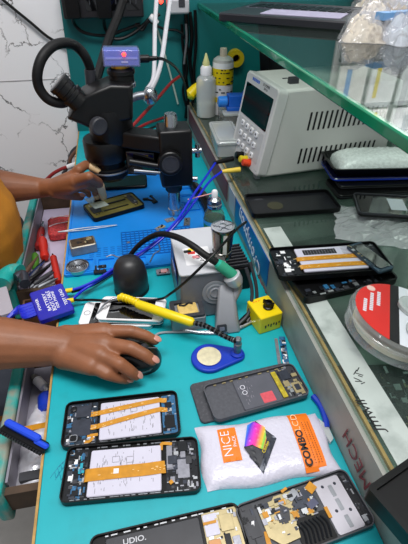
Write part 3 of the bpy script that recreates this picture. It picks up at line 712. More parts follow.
wires = [((67, 291), [(72, 290), (84, 286), (98, 279), (118, 266), (140, 253), (160, 238), (178, 219), (190, 200), (203, 181), (216, 162)], (.018, .02, .026, .04, .055, .075, .095, .105, .105, .104)),
         ((68, 301), [(73, 299), (82, 291), (96, 282), (116, 270), (140, 255), (163, 238), (183, 217), (198, 197), (210, 181), (222, 171.5)], (.018, .017, .02, .032, .045, .062, .085, .095, .1, .102))]
for (px, py), pts, zs in wires:
    q0 = P(px-1, py, .016); q1 = P(px+6, py-1, .017)
    s = MB(); s.cyl(q0, q1, .0042, M_yellow, n=12); s.build('collar', t, True)
    q = [P(x, y, z) for (x, y), z in zip(pts, zs)]
    s = MB(); s.tube(q, .0026, M_bluewire, 8); s.build('blue_wire', t, True)
s = MB(); s.tube([P(72, 292, .017), P(82, 289, .012), P(95, 284, .008), P(108, 276, .006), P(117, 271, .006)], .0026, M_black, 8); s.build('black_wire', t, True)
s = MB(); s.tube([P(73, 300, .017), P(84, 300, .012), P(95, 300, .022), P(112, 301, .0225), P(130, 301, .0225), P(160, 299, .024), P(170, 294, .05), P(183, 284, .09), P(197, 271, .12), P(212, 256, .14), P(226, 241, .145), P(238, 228, .14), P(246, 222, .12)], .0022, M_black, 8); s.build('black_wire', t, True)
# bundle of flat blue leads trailing left
for k in range(5):
    s = MB(); o = (k-2)*.0075; e = P(8+k*1.5, 318-k*1.0, -.0)
    s.tube([X @ Vector((-l_/2+.004, o, .005)), X @ Vector((-l_/2-.02, o*.9, .006)), P(20, 309+o*150, .008), e], .0036, M_bluewire, 6); s.build('lead', t, True)
# plugs at the supply
s = MB(); s.prof(P(214, 163, .104), P(233, 158.5, .104), [(.0035, 0), (.005, .3), (.0055, .55), (.006, .6), (.006, 1)], M_black, 14); s.build('black_plug', t, True)
s = MB(); s.prof(P(222, 171.5, .102), P(240, 169.5, .102), [(.0035, 0), (.0048, .2), (.006, .95), (.006, 1)], mat('pale yellow plug', '#e8c646', .45), 14); s.build('yellow_plug', t, True)

# ------------------------------------------------------------------ mouse
p = P(134, 353, .015); rz = math.radians(-14)
t = thing('computer_mouse', 'black computer mouse under the right hand', 'mouse', (p.x-.013, p.y+.001, 0), rz)
s = MB(); vs = []; n1, n2 = 20, 12
rs = []
for i in range(n2+1):
    a = PI/2*i/n2; k = max(math.cos(a), .03)**.55; zz = .036*math.sin(a)
    rs.append([((.054*k if math.cos(b_) > 0 else .052*k)*math.copysign(abs(math.cos(b_))**.75, math.cos(b_)), .031*k*math.copysign(abs(math.sin(b_))**.8, math.sin(b_)), zz*(1-.28*max(0, math.cos(b_))*k)) for b_ in [2*PI*j/32 for j in range(32)]])
s.rings(rs, mat('mouse black', '#151519', .3, coat=.2)); s.build('body', t)
s = MB(); s.ring(.104, .0585, .028, .0016, .006, .0085, M_dullsteel); s.build('silver_trim', t)
s = MB(); s.box((.030, 0, .0305), (.040, .0012, .0016), M_dullsteel); s.cyl((.030, -.0035, .030), (.030, .0035, .030), .006, M_grpl); s.build('scroll_wheel', t)
s = MB(); s.tube([P(152, 339, .008), P(160, 333, .003), P(180, 332, .003), P(205, 331.5, .003), P(225, 331, .003), P(240, 327, .004), P(250, 322, .004), P(256, 314, .004)], .0019, mat('grey cable', '#9fa0a6', .5), 7); s.build('cable', t, True)

# ------------------------------------------------------------------ yellow soldering iron
t = thing('soldering_iron', 'yellow handled soldering iron lying across the white phone, bent tip to the left', 'soldering iron', P(150, 305, .02))
a, b = P(119, 298, .032), P(194, 323, .040)
d = (b-a)
s = MB(); s.prof(a+d*.26, b, [(.0068, 0), (.0078, .05), (.0080, .5), (.0074, .96), (.004, 1)], M_yellow, 18); s.build('handle', t, True)
s = MB()
pts = [a, a+d*.08+Vector((0, .003, .003)), a+d*.18+Vector((0, .003, .002)), a+d*.28]
s.tube(pts, .0058, M_yellow, 14)
for k in range(6):
    q = pts[0].lerp(pts[-1], .1+k*.16)+Vector((0, .0025, .002)); s.prof(q, q+d.normalized()*.003, [(.0066, 0), (.0072, .5), (.0066, 1)], M_yellow, 14)
s.build('ribbed_grip', t, True)
s = MB(); s.tube([a, P(112, 299.5, .032), P(104, 305, .026), P(98, 313, .019), P(94, 320, .013)], (.0026, .0010), M_steel, 8); s.build('tip', t, True)
s = MB(); q = [P(194, 323, .040), P(203, 325, .040), P(212, 329, .039), P(222, 335, .038), P(231, 339, .036), P(236.5, 341, .038)]
s.tube(q, .0036, M_black, 10)
cm = catmull(q, 9)
for k in range(1, len(cm)-1, 2):
    dd = (cm[k+1]-cm[k-1]).normalized(); s.prof(cm[k]-dd*.0011, cm[k]+dd*.0011, [(.0036, 0), (.0047, .5), (.0036, 1)], M_dullsteel if k % 4 == 1 else M_black, 10)
s.build('strain_relief', t, True)
# blue teardrop tag
p = P(209, 358, .004); pt = P(237, 355, .004)
t = thing('teardrop_tag', 'blue teardrop tag with a cream disc and a metal post at its point', 'tag', (p.x, p.y, 0))
dx = pt-p; th = math.atan2(dx.y, dx.x); dl = Vector((dx.x, dx.y)).length
R1, R2 = .0275, .012; phi = math.acos((R1-R2)/dl)
pts = [(R1*math.cos(a), R1*math.sin(a)) for a in np.linspace(phi, 2*PI-phi, 28)]+[(dl+R2*math.cos(a), R2*math.sin(a)) for a in np.linspace(-phi, phi, 12)]
s = MB(); s.poly([(x, y) for x, y in pts], 0, .007, M_blue, Matrix.Rotation(th, 4, 'Z')); s.build('body', t, bev=.002)
s = MB(); s.lathe([(.0185, .007), (.0185, .0088), (.017, .0094), (.001, .0092)], mat('cream disc', '#d8cfae', .5, var=.12, vscale=120)); s.ring(.038, .038, .019, .0012, .0068, .0084, M_navy); s.build('disc', t)
e = Matrix.Rotation(th, 3, 'Z') @ Vector((dl, 0, 0))
s = MB(); s.lathe([(.010, .006), (.010, .010), (.0075, .012)], M_blue, TX(e.x, e.y, 0)); s.build('socket', t)
s = MB(); s.lathe([(.0052, .011), (.0052, .020), (.0062, .021), (.0062, .030), (.0052, .031), (.0052, .040), (.003, .042)], M_dullsteel, TX(e.x, e.y, 0)); s.build('post', t)

# ------------------------------------------------------------------ hot air / soldering station
yb = P(178, 327, 0)
A = P(172, 324, 0); B = P(232, 331, 0)
rz = math.atan2(B.y-A.y, B.x-A.x)
fl = P(181, 275, .085); fr = P(224, 275, .085); bl = P(178, 243, .085)
t = thing('soldering_station', 'silver grey soldering station with a sponge tray, sticker covered top and iron holder', 'soldering station', (fl.x, fl.y, 0), 0)
M_stn = mat('silver grey station', '#8f9197', .42, metal=.2, var=.04); M_stnd = mat('grey station front', '#6f7279', .4, metal=.35, var=.08, vscale=30)
Wt = fr.x-fl.x+.012; Dp = .135
s = MB()
s.rings([[(-.006, -.014, 0), (Wt, -.016, 0), (Wt, Dp, 0), (-.004, Dp, 0)], [(0, 0, .083), (Wt-.004, 0, .083), (Wt-.004, Dp-.004, .083), (0, Dp-.004, .083)]], M_stnd)
s.build('body', t, bev=.004)
s = MB(); s.slab(Wt+.002, Dp+.002, .082, .0865, .006, mat('pale lid', '#c6c7cd', .4, metal=.1), ((Wt-.004)/2, (Dp-.004)/2), ch=.0012); s.build('lid', t)
s = MB(); r_ = random.Random(11); zz = .0866
s.slab(.045, .05, zz, zz+.0004, .002, M_white, (.035, .045)); 
for col, q in ((M_red, (.026, .055)), (mat('pink print', '#e58f95', .5), (.032, .042)), (M_blackprint, (.052, .036)), (M_yellow, (.028, .064)), (M_blackprint, (.020, .060)), (M_blackprint, (.058, .044))): s.slab(.013, .008, zz+.0003, zz+.0006, .002, col, q, r_.uniform(-1, 1))
for k in range(16): s.box((.05+r_.uniform(-.016, .016), .036+r_.uniform(-.01, .01), zz+.0007), (.006, .0014, .0002), M_blackprint, r_.uniform(0, 3))
s.build('stickers', t, smooth=False)
s = MB(); Xl = Matrix.Translation((-.0032, .062, .046)) @ Matrix.Rotation(math.radians(-4), 4, 'Y'); s.box((0, 0, 0), (.0012, .060, .050), mat('blue station label', '#23479a', .4, var=.1), X=Xl); s.box((-.0006, .0, .010), (.0006, .045, .008), M_print, X=Xl); s.build('side_label', t, smooth=False)
s = MB(); Xf = Matrix.Translation((.055, -.0075, .046)) @ Matrix.Rotation(PI/2-.17, 4, 'X')
for r_, h_ in ((.022, .0012), (.016, .0022), (.010, .0032)): s.lathe([(r_, 0), (r_, h_*.6), (r_-.002, h_), (r_-.0045, h_*.7)], M_stn, Xf, 32)
s.build('embossed_rings', t)
# sponge tray at the left front
sp = P(187, 309, .03)-Vector((fl.x, fl.y, 0))
s = MB(); s.slab(.056, .044, 0, .028, .004, M_stn, (sp.x, sp.y), ch=.001); s.ring(.054, .042, .004, .007, .027, .033, M_grpl, (sp.x, sp.y)); o = s.build('sponge_tray', t)
s = MB(); s.slab(.032, .026, .027, .0325, .003, mat('yellow sponge', '#e0bf72', .95, var=.15, vscale=200, bump=.5), (sp.x+.001, sp.y-.001), .05, ch=.001); s.build('sponge', t)
s = MB(); s.tube([(sp.x-.012, sp.y+.008, .0335), (sp.x-.004, sp.y+.005, .034), (sp.x+.004, sp.y+.010, .0335), (sp.x+.011, sp.y+.008, .0335)], .0016, M_blackprint, 6); s.build('burn_mark', t)
# iron holder block on the right with a funnel
hb = P(226, 322, .02)-Vector((fl.x, fl.y, 0))
s = MB(); s.rings([[(hb.x-.022, hb.y-.010, 0), (hb.x+.024, hb.y-.010, 0), (hb.x+.028, hb.y+.055, 0), (hb.x-.006, hb.y+.055, 0)], [(hb.x-.015, hb.y+.0, .024), (hb.x+.018, hb.y+.0, .024), (hb.x+.024, hb.y+.052, .062), (hb.x-.002, hb.y+.052, .062)]], M_stn); s.build('holder_block', t, bev=.004)
s = MB(); Xs = Matrix.Translation((hb.x-.008, hb.y-.0055, .013)) @ Matrix.Rotation(PI/2-.33, 4, 'X'); s.slab(.016, .013, 0, .0022, .002, M_grpl, X=Xs); s.slab(.008, .006, .002, .0034, .001, M_shield, X=Xs); s.build('switch', t)
fb = P(237, 284, .060)-Vector((fl.x, fl.y, 0)); ft = P(231, 275, .078)-Vector((fl.x, fl.y, 0))
s = MB(); s.tube([(hb.x+.012, hb.y+.03, .030), tuple(fb-Vector((0, 0, .012))), tuple(fb)], .0085, M_stn, 14); s.prof(fb, ft, [(.0105, 0), (.0140, .35), (.0150, .9), (.0120, 1)], mat('pale funnel', '#c3c5ca', .35, metal=.4), 22); s.build('funnel', t)
for q in ([(246, 268), (252, 290), (249, 312), (238, 325)], [(250, 262), (256, 285), (256, 305), (247, 322)]):
    zs_ = (.085, .05, .02, .006); s = MB(); s.tube([P(x, y, z) for (x, y), z in zip(q, zs_)], .003, M_grpl, 8); s.build('stand_wire', t, True)
s = MB(); s.tube([P(176, 329, .003), P(205, 333, .003), P(232, 331, .003), P(252, 322, .003)], .0028, M_steel, 8); s.build('foot_rail', t, True)
# iron in the holder with its black hose
t = thing('hot_air_handle', 'teal green gripped handle on a thick black hose, plugged into the station holder', 'hot air tool', P(228, 270, .1))
h0, h1 = P(218.5, 264, .098), P(235, 277, .074)
s = MB(); s.prof(h0, h1, [(.0082, 0), (.0092, .08), (.0090, .5), (.0096, .9), (.008, 1)], M_greenh, 18); s.build('grip', t, True)
s = MB(); s.prof(h0+(h0-h1)*.12, h0, [(.0068, 0), (.0078, 1)], mat('turquoise collar', '#22b9a0', .5), 18); s.build('collar', t, True)
s = MB(); s.tube([h0+(h0-h1)*.1, P(205, 255, .112), P(190, 244, .122), P(175, 236.5, .118), P(160, 234, .10), P(147, 239, .08), P(137, 247, .06), P(128, 258, .035), P(121, 267, .012), P(116, 271, .006)], (.0062, .0038), M_blackrub, 12); s.build('hose', t, True)

# ribbed black heat sink and the small metal can on the station
p = P(238, 248, .075)
t = thing('heat_sink', 'black ribbed plate standing behind the soldering station against the counter', 'heat sink', (p.x, p.y, 0), .05)
s = MB(); s.box((-.008, .01, .024), (.052, .075, .048), M_black)
for k in range(8): s.box((-.008, -.022+k*.009, .0515), (.05, .003, .007), M_grpl)
s.build('finned_body', t, bev=.001)
p = P(222, 256, .0865); topz = PY(223, 226, p.y+.002).z
t = thing('fan_motor', 'small silver can with a slotted round top standing on the soldering station lid', 'motor', (p.x, p.y, .0866))
hh = max(.04, topz-.0866); KM = .80
s = MB(); s.lathe([(.0155, 0), (.0165, .002), (.0165, hh*.22), (.015, hh*.24), (.015, hh*.36), (.0165, hh*.38), (.0185, hh*.9), (.0195, hh*.94), (.0195, hh)], mat('smoky steel', '#6c6a66', .2, metal=.95, var=.35, vscale=45)); s.build('can', t)
s = MB(); s.lathe([(.0195, hh), (.0195, hh+.0015), (.0160, hh+.002), (.0155, hh+.0012)], M_steel); s.lathe([(.006, hh), (.006, hh+.003), (.0035, hh+.0035)], M_steel)
for k in range(5):
    a = 2*PI*k/5+.3; s.box((.0105*math.cos(a), .0105*math.sin(a), hh+.0018), (.010, .0036, .0012), M_steel, a)
s.build('slotted_top', t)
s = MB(); s.lathe([(.0158, hh), (.0158, hh+.0006)], M_blackprint); s.build('dark_openings', t)
s = MB(); s.box((.0, -.0175, hh*.58), (.006, .003, hh*.62), M_cream); s.build('pale_strip', t)

# green bottle between station and counter
p = P(214, 236, 0); t = thing('spray_bottle', 'small green liquid bottle with a metal collar and white nozzle behind the station', 'bottle', (p.x, p.y, 0))
zt = PY(218, 190, p.y).z
s = MB(); s.lathe([(.021, 0), (.0225, .002), (.0225, zt*.42), (.0205, zt*.52), (.014, zt*.62), (.012, zt*.66)], clear('bottle shell', '#bfe6d2', .05, .12, '#bfe0d0')); s.build('bottle', t)
s = MB(); s.lathe([(.0228, zt*.1), (.0228, zt*.40)], mat('green label', '#1f8a4c', .4), cap=False); s.lathe([(.0230, zt*.34), (.0230, zt*.42)], mat('pale blue stripe', '#3da2dc', .4), cap=False); s.build('label', t)
s = MB(); s.lathe([(.0125, zt*.64), (.0150, zt*.66), (.0150, zt*.72), (.013, zt*.73), (.0145, zt*.75), (.0135, zt*.82), (.008, zt*.86)], M_steel); s.build('collar', t)
s = MB(); s.lathe([(.0065, zt*.85), (.0065, zt*.97), (.0045, zt)], M_white); s.build('nozzle', t)
s = MB(); q = Vector((0, 0, zt*.95)); s.cyl(q, q+Vector((-.055, .004, -.012)), .0012, mat('pink straw', '#e4a0a0', .5), n=8); s.build('straw', t)
# black clamp pieces behind the bottle
p0, p1 = P(195, 190, .012), P(206, 207, .012)
t = thing('black_clamp', 'black metal clamp lying between the microscope post and the green bottle', 'clamp', (p0+p1)/2-Vector((0, 0, .01)))
s = MB(); s.tube([P(191, 182, .014), P(198, 192, .014), P(205, 203, .014), P(209, 214, .012)], .009, M_black, 8); s.build('jaw', t, True)
s = MB(); s.tube([P(196, 184, .02), P(204, 193, .022), P(211, 201, .02)], .005, M_grpl, 8); s.build('lever', t, True)

# ------------------------------------------------------------------ yellow adjuster box
p = P(268, 322, .0); rz = math.atan2(P(280, 327).y-P(262, 334).y, P(280, 327).x-P(262, 334).x)
t = thing('control_box', 'small yellow box with a black knob standing against the grey counter board', 'control box', (XR-.028, p.y+.002, 0), .22)
s = MB(); s.slab(.041, .048, 0, .035, .003, M_yellow, ch=.0015); s.build('case', t)
s = MB(); s.lathe([(.0085, .036), (.0085, .038), (.0065, .039), (.0062, .047), (.005, .048)], M_black, TX(.004, -.004, 0)); s.box((.004, -.004, .0445), (.003, .019, .007), M_black, .6); s.build('knob', t)
s = MB()
for k in range(6): s.box((-.010+k*.005, -.0242, .014+.002*(k % 2)), (.0022, .0006, .006-.002*(k % 2)), M_blackprint)
s.build('print', t, smooth=False); s = MB()
for k in range(3): s.box((-.012+k*.005, .016, .0351), (.003, .002, .0003), M_orange)
s.build('orange_mark', t, smooth=False)
s = MB(); s.tube([P(252, 313, .012), P(246, 318, .008), P(240, 324, .005)], .006, M_black, 8); s.build('cable_boot', t, True)

# small circuit strip and a clear strip by the counter
q0, q1 = P(283, 335, .003), P(288, 366, .003)
for nm, lb, off, m_, chips_ in (('circuit_strip', 'narrow blue and grey circuit strip standing by the counter below the yellow box', 0, M_pcbblue, True), ('clear_offcut', 'clear plastic offcut beside the narrow circuit strip', -.0105, M_shield, False)):
    d = q1-q0; X = TX((q0.x+q1.x)/2+off-.002, (q0.y+q1.y)/2-.002*bool(off), .0, math.atan2(d.y, d.x))
    t = MB(); t.slab(d.length*.95, .010 if chips_ else .005, 0, .0016, .001, m_)
    if chips_: t.chips(-.03, .03, -.005, .005, .0016, 34, rng, [M_white, M_solder, M_chip, M_shield, M_pcbblue], smax=.006)
    o = t.build(nm, base=(0, 0, 0)); o.location = X.translation; o.rotation_euler = (0, 0, math.atan2(d.y, d.x)); tag(o, lb, 'circuit board' if chips_ else 'plastic strip')
# blue strip under the mailer by the counter
t = MB(); t.tube([P(313, 396, .004), P(320, 405, .004), P(325, 417, .004), P(327, 428, .004)], .0042, M_blue, 8); tag(t.build('blue_strip'), 'blue plastic strip curving between the mailer and the counter board', 'plastic strip')
t = MB(); q = [P(x, y, .002) for x, y in ((318, 420), (328, 428), (333, 440), (330, 444), (322, 432))]; t.add([*q, *[v+Vector((0, 0, .004)) for v in q]], [(0, 1, 2, 3, 4), (5, 6, 7, 8, 9)]+[(i, (i+1) % 5, (i+1) % 5+5, i+5) for i in range(5)], M_milky); tag(t.build('clear_scrap'), 'scrap of clear film poking out beyond the mailer corner', 'plastic film')
# faint pen scribble on the bench is part of the top
s = MB(); r_ = random.Random(2)
for k, (px, py) in enumerate(((50, 478), (53, 474), (56, 470), (59, 467), (62, 464), (55, 480), (60, 472))): 
    q = P(px, py, .0002); s.tube([q, q+Vector((.005, .006, 0)), q+Vector((.007, -.001, 0)), q+Vector((.011, .006, 0))], .00028, mat('blue pen', '#0a7c9c', .6), 5, 4)
s.build('pen_scribble', bench, True)
# ------------------------------------------------------------------ microscope on its post
pb = P(175, 213, .005); y0 = pb.y
def S(px, py, dy=0.): return PY(px, py, y0+dy)
t = thing('microscope', 'black stereo microscope on a silver post, with a camera box and a curled hose', 'microscope', (pb.x, pb.y, .005))
M_mic = mat('microscope black', '#0a0a0c', .38, var=.1, vscale=30, spec=.4)
ptop = S(177, 113)
s = MB(); s.prof(pb, Vector((pb.x, pb.y, ptop.z)), [(.0155, 0), (.0155, .06), (.0135, .065), (.0135, .97), (.0115, 1)], M_steel, 24); s.build('post', t, True)
s = MB(); q = Vector((pb.x, pb.y, 0)); s.prof(q+Vector((0, 0, S(174, 190).z)), q+Vector((0, 0, S(174, 176).z)), [(.017, 0), (.019, .1), (.019, 1)], M_mic, 24); s.build('post_collar', t, True)
# clamp block with the focus knob
a, b = S(157, 127), S(191, 180)
s = MB(); s.box(((a.x+b.x)/2, y0, (a.z+b.z)/2), (b.x-a.x, .062, a.z-b.z), M_mic); s.build('clamp_block', t, True, bev=.005)
k0 = S(169.5, 161, -.031)
s = MB(); s.lathe([(.024, 0), (.0255, .002), (.0255, .016), (.0235, .018)], M_mic, Matrix.Translation(k0) @ Matrix.Rotation(PI/2, 4, 'X'), 32); s.lathe([(.018, .018), (.018, .0195), (.0155, .0195), (.0152, .0185), (.001, .0185)], M_grpl, Matrix.Translation(k0) @ Matrix.Rotation(PI/2, 4, 'X'), 32); s.build('focus_knob', t, True)
s = MB(); q = S(191, 151); s.cyl(q, q+Vector((.022, 0, 0)), .006, M_steel, n=14); q2 = q+Vector((.014, 0, 0)); s.cyl(q2+Vector((0, 0, -.014)), q2+Vector((0, 0, .014)), .0055, M_steel, n=12); s.build('clamp_screw', t, True)
s = MB(); q = S(191, 179); s.cyl(q, q+Vector((.014, 0, -.001)), .006, M_steel, n=12); s.build('clamp_screw', t, True)
# horizontal arm
HD = .06; hy = y0+HD
a, b = S(122, 130, HD*.6), S(162, 150)
s = MB(); am = Vector(((a.x+b.x)/2, y0+HD*.4, (a.z+b.z)/2)); ang_ = math.atan2(-HD*.75, b.x-a.x)
s.box(am, (b.x-a.x+.03, .046, a.z-b.z), M_mic, ang_); s.build('arm', t, True, bev=.005)
a, b = S(126, 150, HD*.4), S(160, 176)
s = MB(); s.box(((a.x+b.x)/2, y0+.026, (a.z+b.z)/2), (b.x-a.x, .036, a.z-b.z), M_blackgl, ang_*.6); s.build('focus_rail', t, True, bev=.004)
s = MB(); s.cyl(Vector((a.x+.005, y0-.0, a.z*.7+b.z*.3)), Vector((b.x, y0-.012, a.z*.5+b.z*.5)), .007, M_mic); s.cyl(Vector((a.x+.012, y0-.004, a.z*.35+b.z*.65)), Vector((b.x, y0-.014, a.z*.25+b.z*.75)), .004, M_dullsteel); s.build('pinion_shaft', t, True)
# carrier ring, ring light
hx = S(107, 150, HD).x
z = lambda py: S(107, py, HD).z
s = MB(); s.lathe([(.046, z(157)), (.049, z(155)), (.049, z(139)), (.047, z(137))], M_mic, TX(hx, hy, 0), 36); s.build('carrier_ring', t, True)
s = MB(); s.lathe([(.040, z(158)), (.040, z(163)), (.045, z(164)), (.045, z(172)), (.036, z(176)), (.030, z(176))], M_black, TX(hx, hy, 0), 36); s.lathe([(.0455, z(166)), (.0465, z(167)), (.0455, z(168))], M_dullsteel, TX(hx, hy, 0), 36, cap=False); s.build('ring_light', t, True)
# main head
xa, xb = S(89, 120, HD).x, S(131, 120, HD).x
s = MB(); zc = [(z(139), .040), (z(128), .042), (z(112), .043), (z(100), .043)]
s.lathe([(.042, z(140)), (.046, z(136)), (.047, z(112)), (.045, z(106))], M_mic, TX((xa+xb)/2, hy, 0), 36); s.build('zoom_body', t, True)
s = MB(); f = [(68, 113), (82, 91), (94, 86), (111, 79), (132, 80), (132, 114), (90, 122)]
pl = [S(*q, HD) for q in f]; c0 = sum(pl, Vector())/len(pl)
s.rings([[Vector((c0.x+(p.x-c0.x)*k, hy+dy, c0.z+(p.z-c0.z)*k)) for p in pl] for dy, k in ((-.043, .9), (-.036, 1), (.036, 1), (.043, .9))], M_mic); s.build('head', t, True, bev=.003)
s = MB(); k1 = S(97, 125, -.046+HD); s.lathe([(.017, 0), (.0175, .002), (.0175, .012), (.015, .014), (.001, .013)], M_grpl, Matrix.Translation(k1) @ Matrix.Rotation(PI/2, 4, 'X') @ Matrix.Rotation(.5, 4, 'Y'), 24); s.build('zoom_knob', t, True)
for dy in (-.030, .030):
    e0, e1 = S(80, 103, dy+HD), S(57, 82, dy*1.05+HD); L_ = (e1-e0)
    s = MB(); s.prof(e0, e1, [(.021, 0), (.021, .28), (.0235, .3), (.0235, .44), (.0195, .46), (.0195, .56), (.021, .58), (.021, .80), (.0225, .82), (.0225, .97), (.018, 1)], M_mic, 28)
    o = s.build('eyepiece', t, True)
    s = MB(); X, LL = s.along(e0, e1); s.lathe([(.0165, LL), (.014, LL+.0008), (.001, LL+.001)], M_blackgl, X); s.build('lens', o, True)
# photo port and camera
pt = S(123, 90, HD)
zz = lambda py: S(123, py, HD).z
s = MB(); s.lathe([(.025, zz(86)), (.025, zz(74)), (.0275, zz(73)), (.0275, zz(69)), (.021, zz(67))], M_mic, TX(pt.x, hy, 0), 28); s.build('photo_port', t, True)
s = MB(); s.lathe([(.0265, zz(86.5)), (.0268, zz(86)), (.0268, zz(82.5)), (.0255, zz(82))], M_steel, TX(pt.x, hy, 0), 28); s.build('silver_ring', t, True)
s = MB(); s.lathe([(.018, zz(68)), (.0185, zz(67)), (.0185, zz(64))], mat('brass ring', '#c99b2c', .35, metal=.6), TX(pt.x, hy, 0), 28); s.build('brass_ring', t, True)
c1, c2 = S(101.5, 47, HD), S(140, 65, HD)
cxm, czm = (c1.x+c2.x)/2, (c1.z+c2.z)/2
s = MB(); Xc = Matrix.Translation((cxm, hy, czm)) @ Matrix.Rotation(.035, 4, 'Y'); w_, h_ = c2.x-c1.x, (c1.z-c2.z)*.86
s.box((0, 0, 0), (w_*.92, .038, h_*.84), mat('camera blue', '#6a76cc', .45, var=.15, vscale=30), X=Xc); s.box((0, -.0195, h_*.0), (w_*.86, .001, h_*.12), mat('pale violet', '#b9bdf0', .5), X=Xc)
s.box((w_*.08, -.0195, -h_*.22), (w_*.18, .001, h_*.10), M_print, X=Xc)
cam_o = s.build('camera', t, True)
s = MB(); s.box((0, 0, 0), (w_, .046, h_), clear('violet acrylic', '#dcdff8', .06, .22, '#b9c0f0'), X=Xc); s.build('acrylic_case', cam_o, True, bev=.002)
s = MB(); s.ell(Xc @ Vector((w_*.07, -.0235, h_*.25)), (.0035, .002, .0035), mat('red lamp', '#ff2a1e', .4, emit=9)); s.build('red_lamp', cam_o, True)
s = MB(); q = S(140, 59, HD); s.prof(q, q+Vector((.034, 0, .0)), [(.0075, 0), (.0075, .5), (.005, .55), (.004, 1)], M_black, 12); s.build('usb_plug', cam_o, True)
s = MB(); q1 = q+Vector((.034, 0, 0)); s.tube([q1, S(165, 60, .06+HD), S(176, 68, .2+HD), S(184, 82, .34+HD), S(187, 100, .42+HD)], .0032, M_black, 8); s.build('usb_cable', cam_o, True)
# curled hose
hs = [(91, 92, .05), (92.5, 82, .05), (90.5, 70, .05), (85.5, 57, .045), (77, 47, .04), (66, 43, .02), (53, 46, 0), (42.5, 57, -.02), (37.5, 72, -.03), (38.5, 86, -.03), (45.5, 97, -.03), (54, 102, -.03), (63, 103, -.03), (70, 99, -.03)]
s = MB(); s.tube([S(a_, b_, c_+HD) for a_, b_, c_ in hs], .0095, M_blackrub, 14, 6); s.build('flexible_hose', t, True)
s = MB(); s.prof(S(92, 92, .05+HD), S(90, 69.5, .05+HD), [(.0115, 0), (.0115, 1)], M_grpl, 16); s.build('hose_sleeve', t, True)

# silver clamp knob and white cables behind the microscope
YB = WY-.03
q = PY(150, 96, 1.12)
t = thing('silver_clamp', 'shiny silver clamp hanging at the end of the white cables behind the microscope', 'clamp', q)
s = MB(); s.ell(q, (.019, .016, .022), M_steel); s.build('knob', t, True)
s = MB(); s.tube([PY(131, 99, 1.12), PY(138, 96, 1.12), PY(146, 95, 1.12)], .010, M_dullsteel, 10); s.build('bracket', t, True)
def cable(pts, r, m, label, name='cable', cat='cable', group=None):
    s = MB(); s.tube(pts, r, m, 8); return tag(s.build(name), label, cat, group)
cable([PY(157, -6, 1.3), PY(155, 26, 1.25), PY(154.5, 62, 1.18), PY(153, 80, 1.14), PY(146, 91, 1.125)], .0055, mat('white cable', '#c9c9cf', .4), 'straighter left one of the two white cables running up from the silver clamp', group=None)
cable([PY(171, -6, 1.3), PY(166.5, 26, 1.25), PY(162, 58, 1.18), PY(157, 77, 1.14), PY(151, 90, 1.125)], .0058, mat('white cable', '#c9c9cf', .4), 'bowed right one of the two white cables running up from the silver clamp')
cable([PY(x, y, WY-.0155) for x, y in ((156, 26), (168, 66), (178, 104))], .0032, mat('pale green stick', '#a9b8ae', .5), 'thin pale rod slanting down the teal wall right of the white cables', 'rod', 'rod')
cable([PY(126, 133, 1.05), PY(140, 118, 1.1), PY(158, 98, 1.2), PY(171, 83, 1.3), PY(180, 76, 1.36)], .0042, M_redwire, 'dark red wire rising steeply from the microscope arm to the yellow handled tool')
cable([PY(130, 133, 1.04), PY(146, 124, 1.1), PY(160, 119, 1.2), PY(174, 114, 1.28)], .0038, M_redwire, 'dark red wire running nearly level to the top of the microscope post')
cable([PY(134, 130, 1.0), PY(148, 129, 1.1), PY(162, 125, 1.2), PY(172, 127, 1.25), PY(190, 140, 1.25)], .003, M_black, 'thin black wire passing behind the top of the microscope post')
cable([PY(124.5, -4, 1.36), PY(118, 16, 1.34), PY(110, 36, 1.3), PY(103, 58, 1.26), PY(95, 86, 1.22), PY(90, 110, 1.2)], .0115, M_blackrub, 'thick black gooseneck slanting down the teal board behind the microscope camera', 'gooseneck', 'gooseneck')
# power strips at the top of the board
def strip(px0, px1, py0, py1, name, label, m, nsock, seed):
    a, b = PY(px0, py0, YB-.02), PY(px1, py1, YB-.02)
    t = thing(name, label, 'power strip', ((a.x+b.x)/2, WY-.012, b.z))
    s = MB(); s.box(((a.x+b.x)/2, WY-.034, (a.z+b.z)/2), (b.x-a.x, .044, a.z-b.z), m); s.build('housing', t, True, bev=.004)
    for k in range(nsock):
        x = a.x+(b.x-a.x)*(k+.5)/nsock
        s = MB(); X = Matrix.Translation((x, WY-.056, (a.z+b.z)/2)) @ Matrix.Rotation(PI/2, 4, 'X'); s.slab(.040, .040, 0, .0015, .004, M_blackgl, X=X); s.box((-.008, 0, .0016), (.003, .010, .0006), M_grpl, X=X); s.box((.008, 0, .0016), (.003, .010, .0006), M_grpl, X=X); s.build('socket', t, True)
    return t, a, b
strip(58.5, 144, -14, 17, 'power_strip', 'black power strip with plugs mounted across the top of the teal board', mat('power strip black', '#1c1a1e', .4, var=.1), 4, 1)
for px, pts, lb in ((72, [(72, 16), (75, 25), (83, 32), (95, 35), (109, 35), (124, 30), (140, 24)], 'black plug at the left end of the power strip, cable sagging across the teal board'),
                    (104, [(104, 16), (105, 28), (112, 38), (124, 38), (138, 30), (150, 18)], 'black plug in the middle of the power strip with its cable curving right')):
    q = PY(px, 6, WY-.075)
    t = thing('power_plug', lb, 'plug', q)
    s = MB(); s.slab(.040, .062, 0, .026, .008, M_black, ch=.003, X=Matrix.Translation((q.x, WY-.058, q.z)) @ Matrix.Rotation(PI/2, 4, 'X')); s.build('body', t, True)
    s = MB(); s.tube([PY(x, y, WY-.07 if i == 0 else WY-.03) for i, (x, y) in enumerate(pts)], .0048, M_black, 8); s.build('cable', t, True)
q = PY(176, 6, YB)
t = thing('white_adapter', 'white plug adapter at the top right corner of the teal board', 'adapter', q)
a, b = PY(166, -3, YB), PY(187, 12, YB)
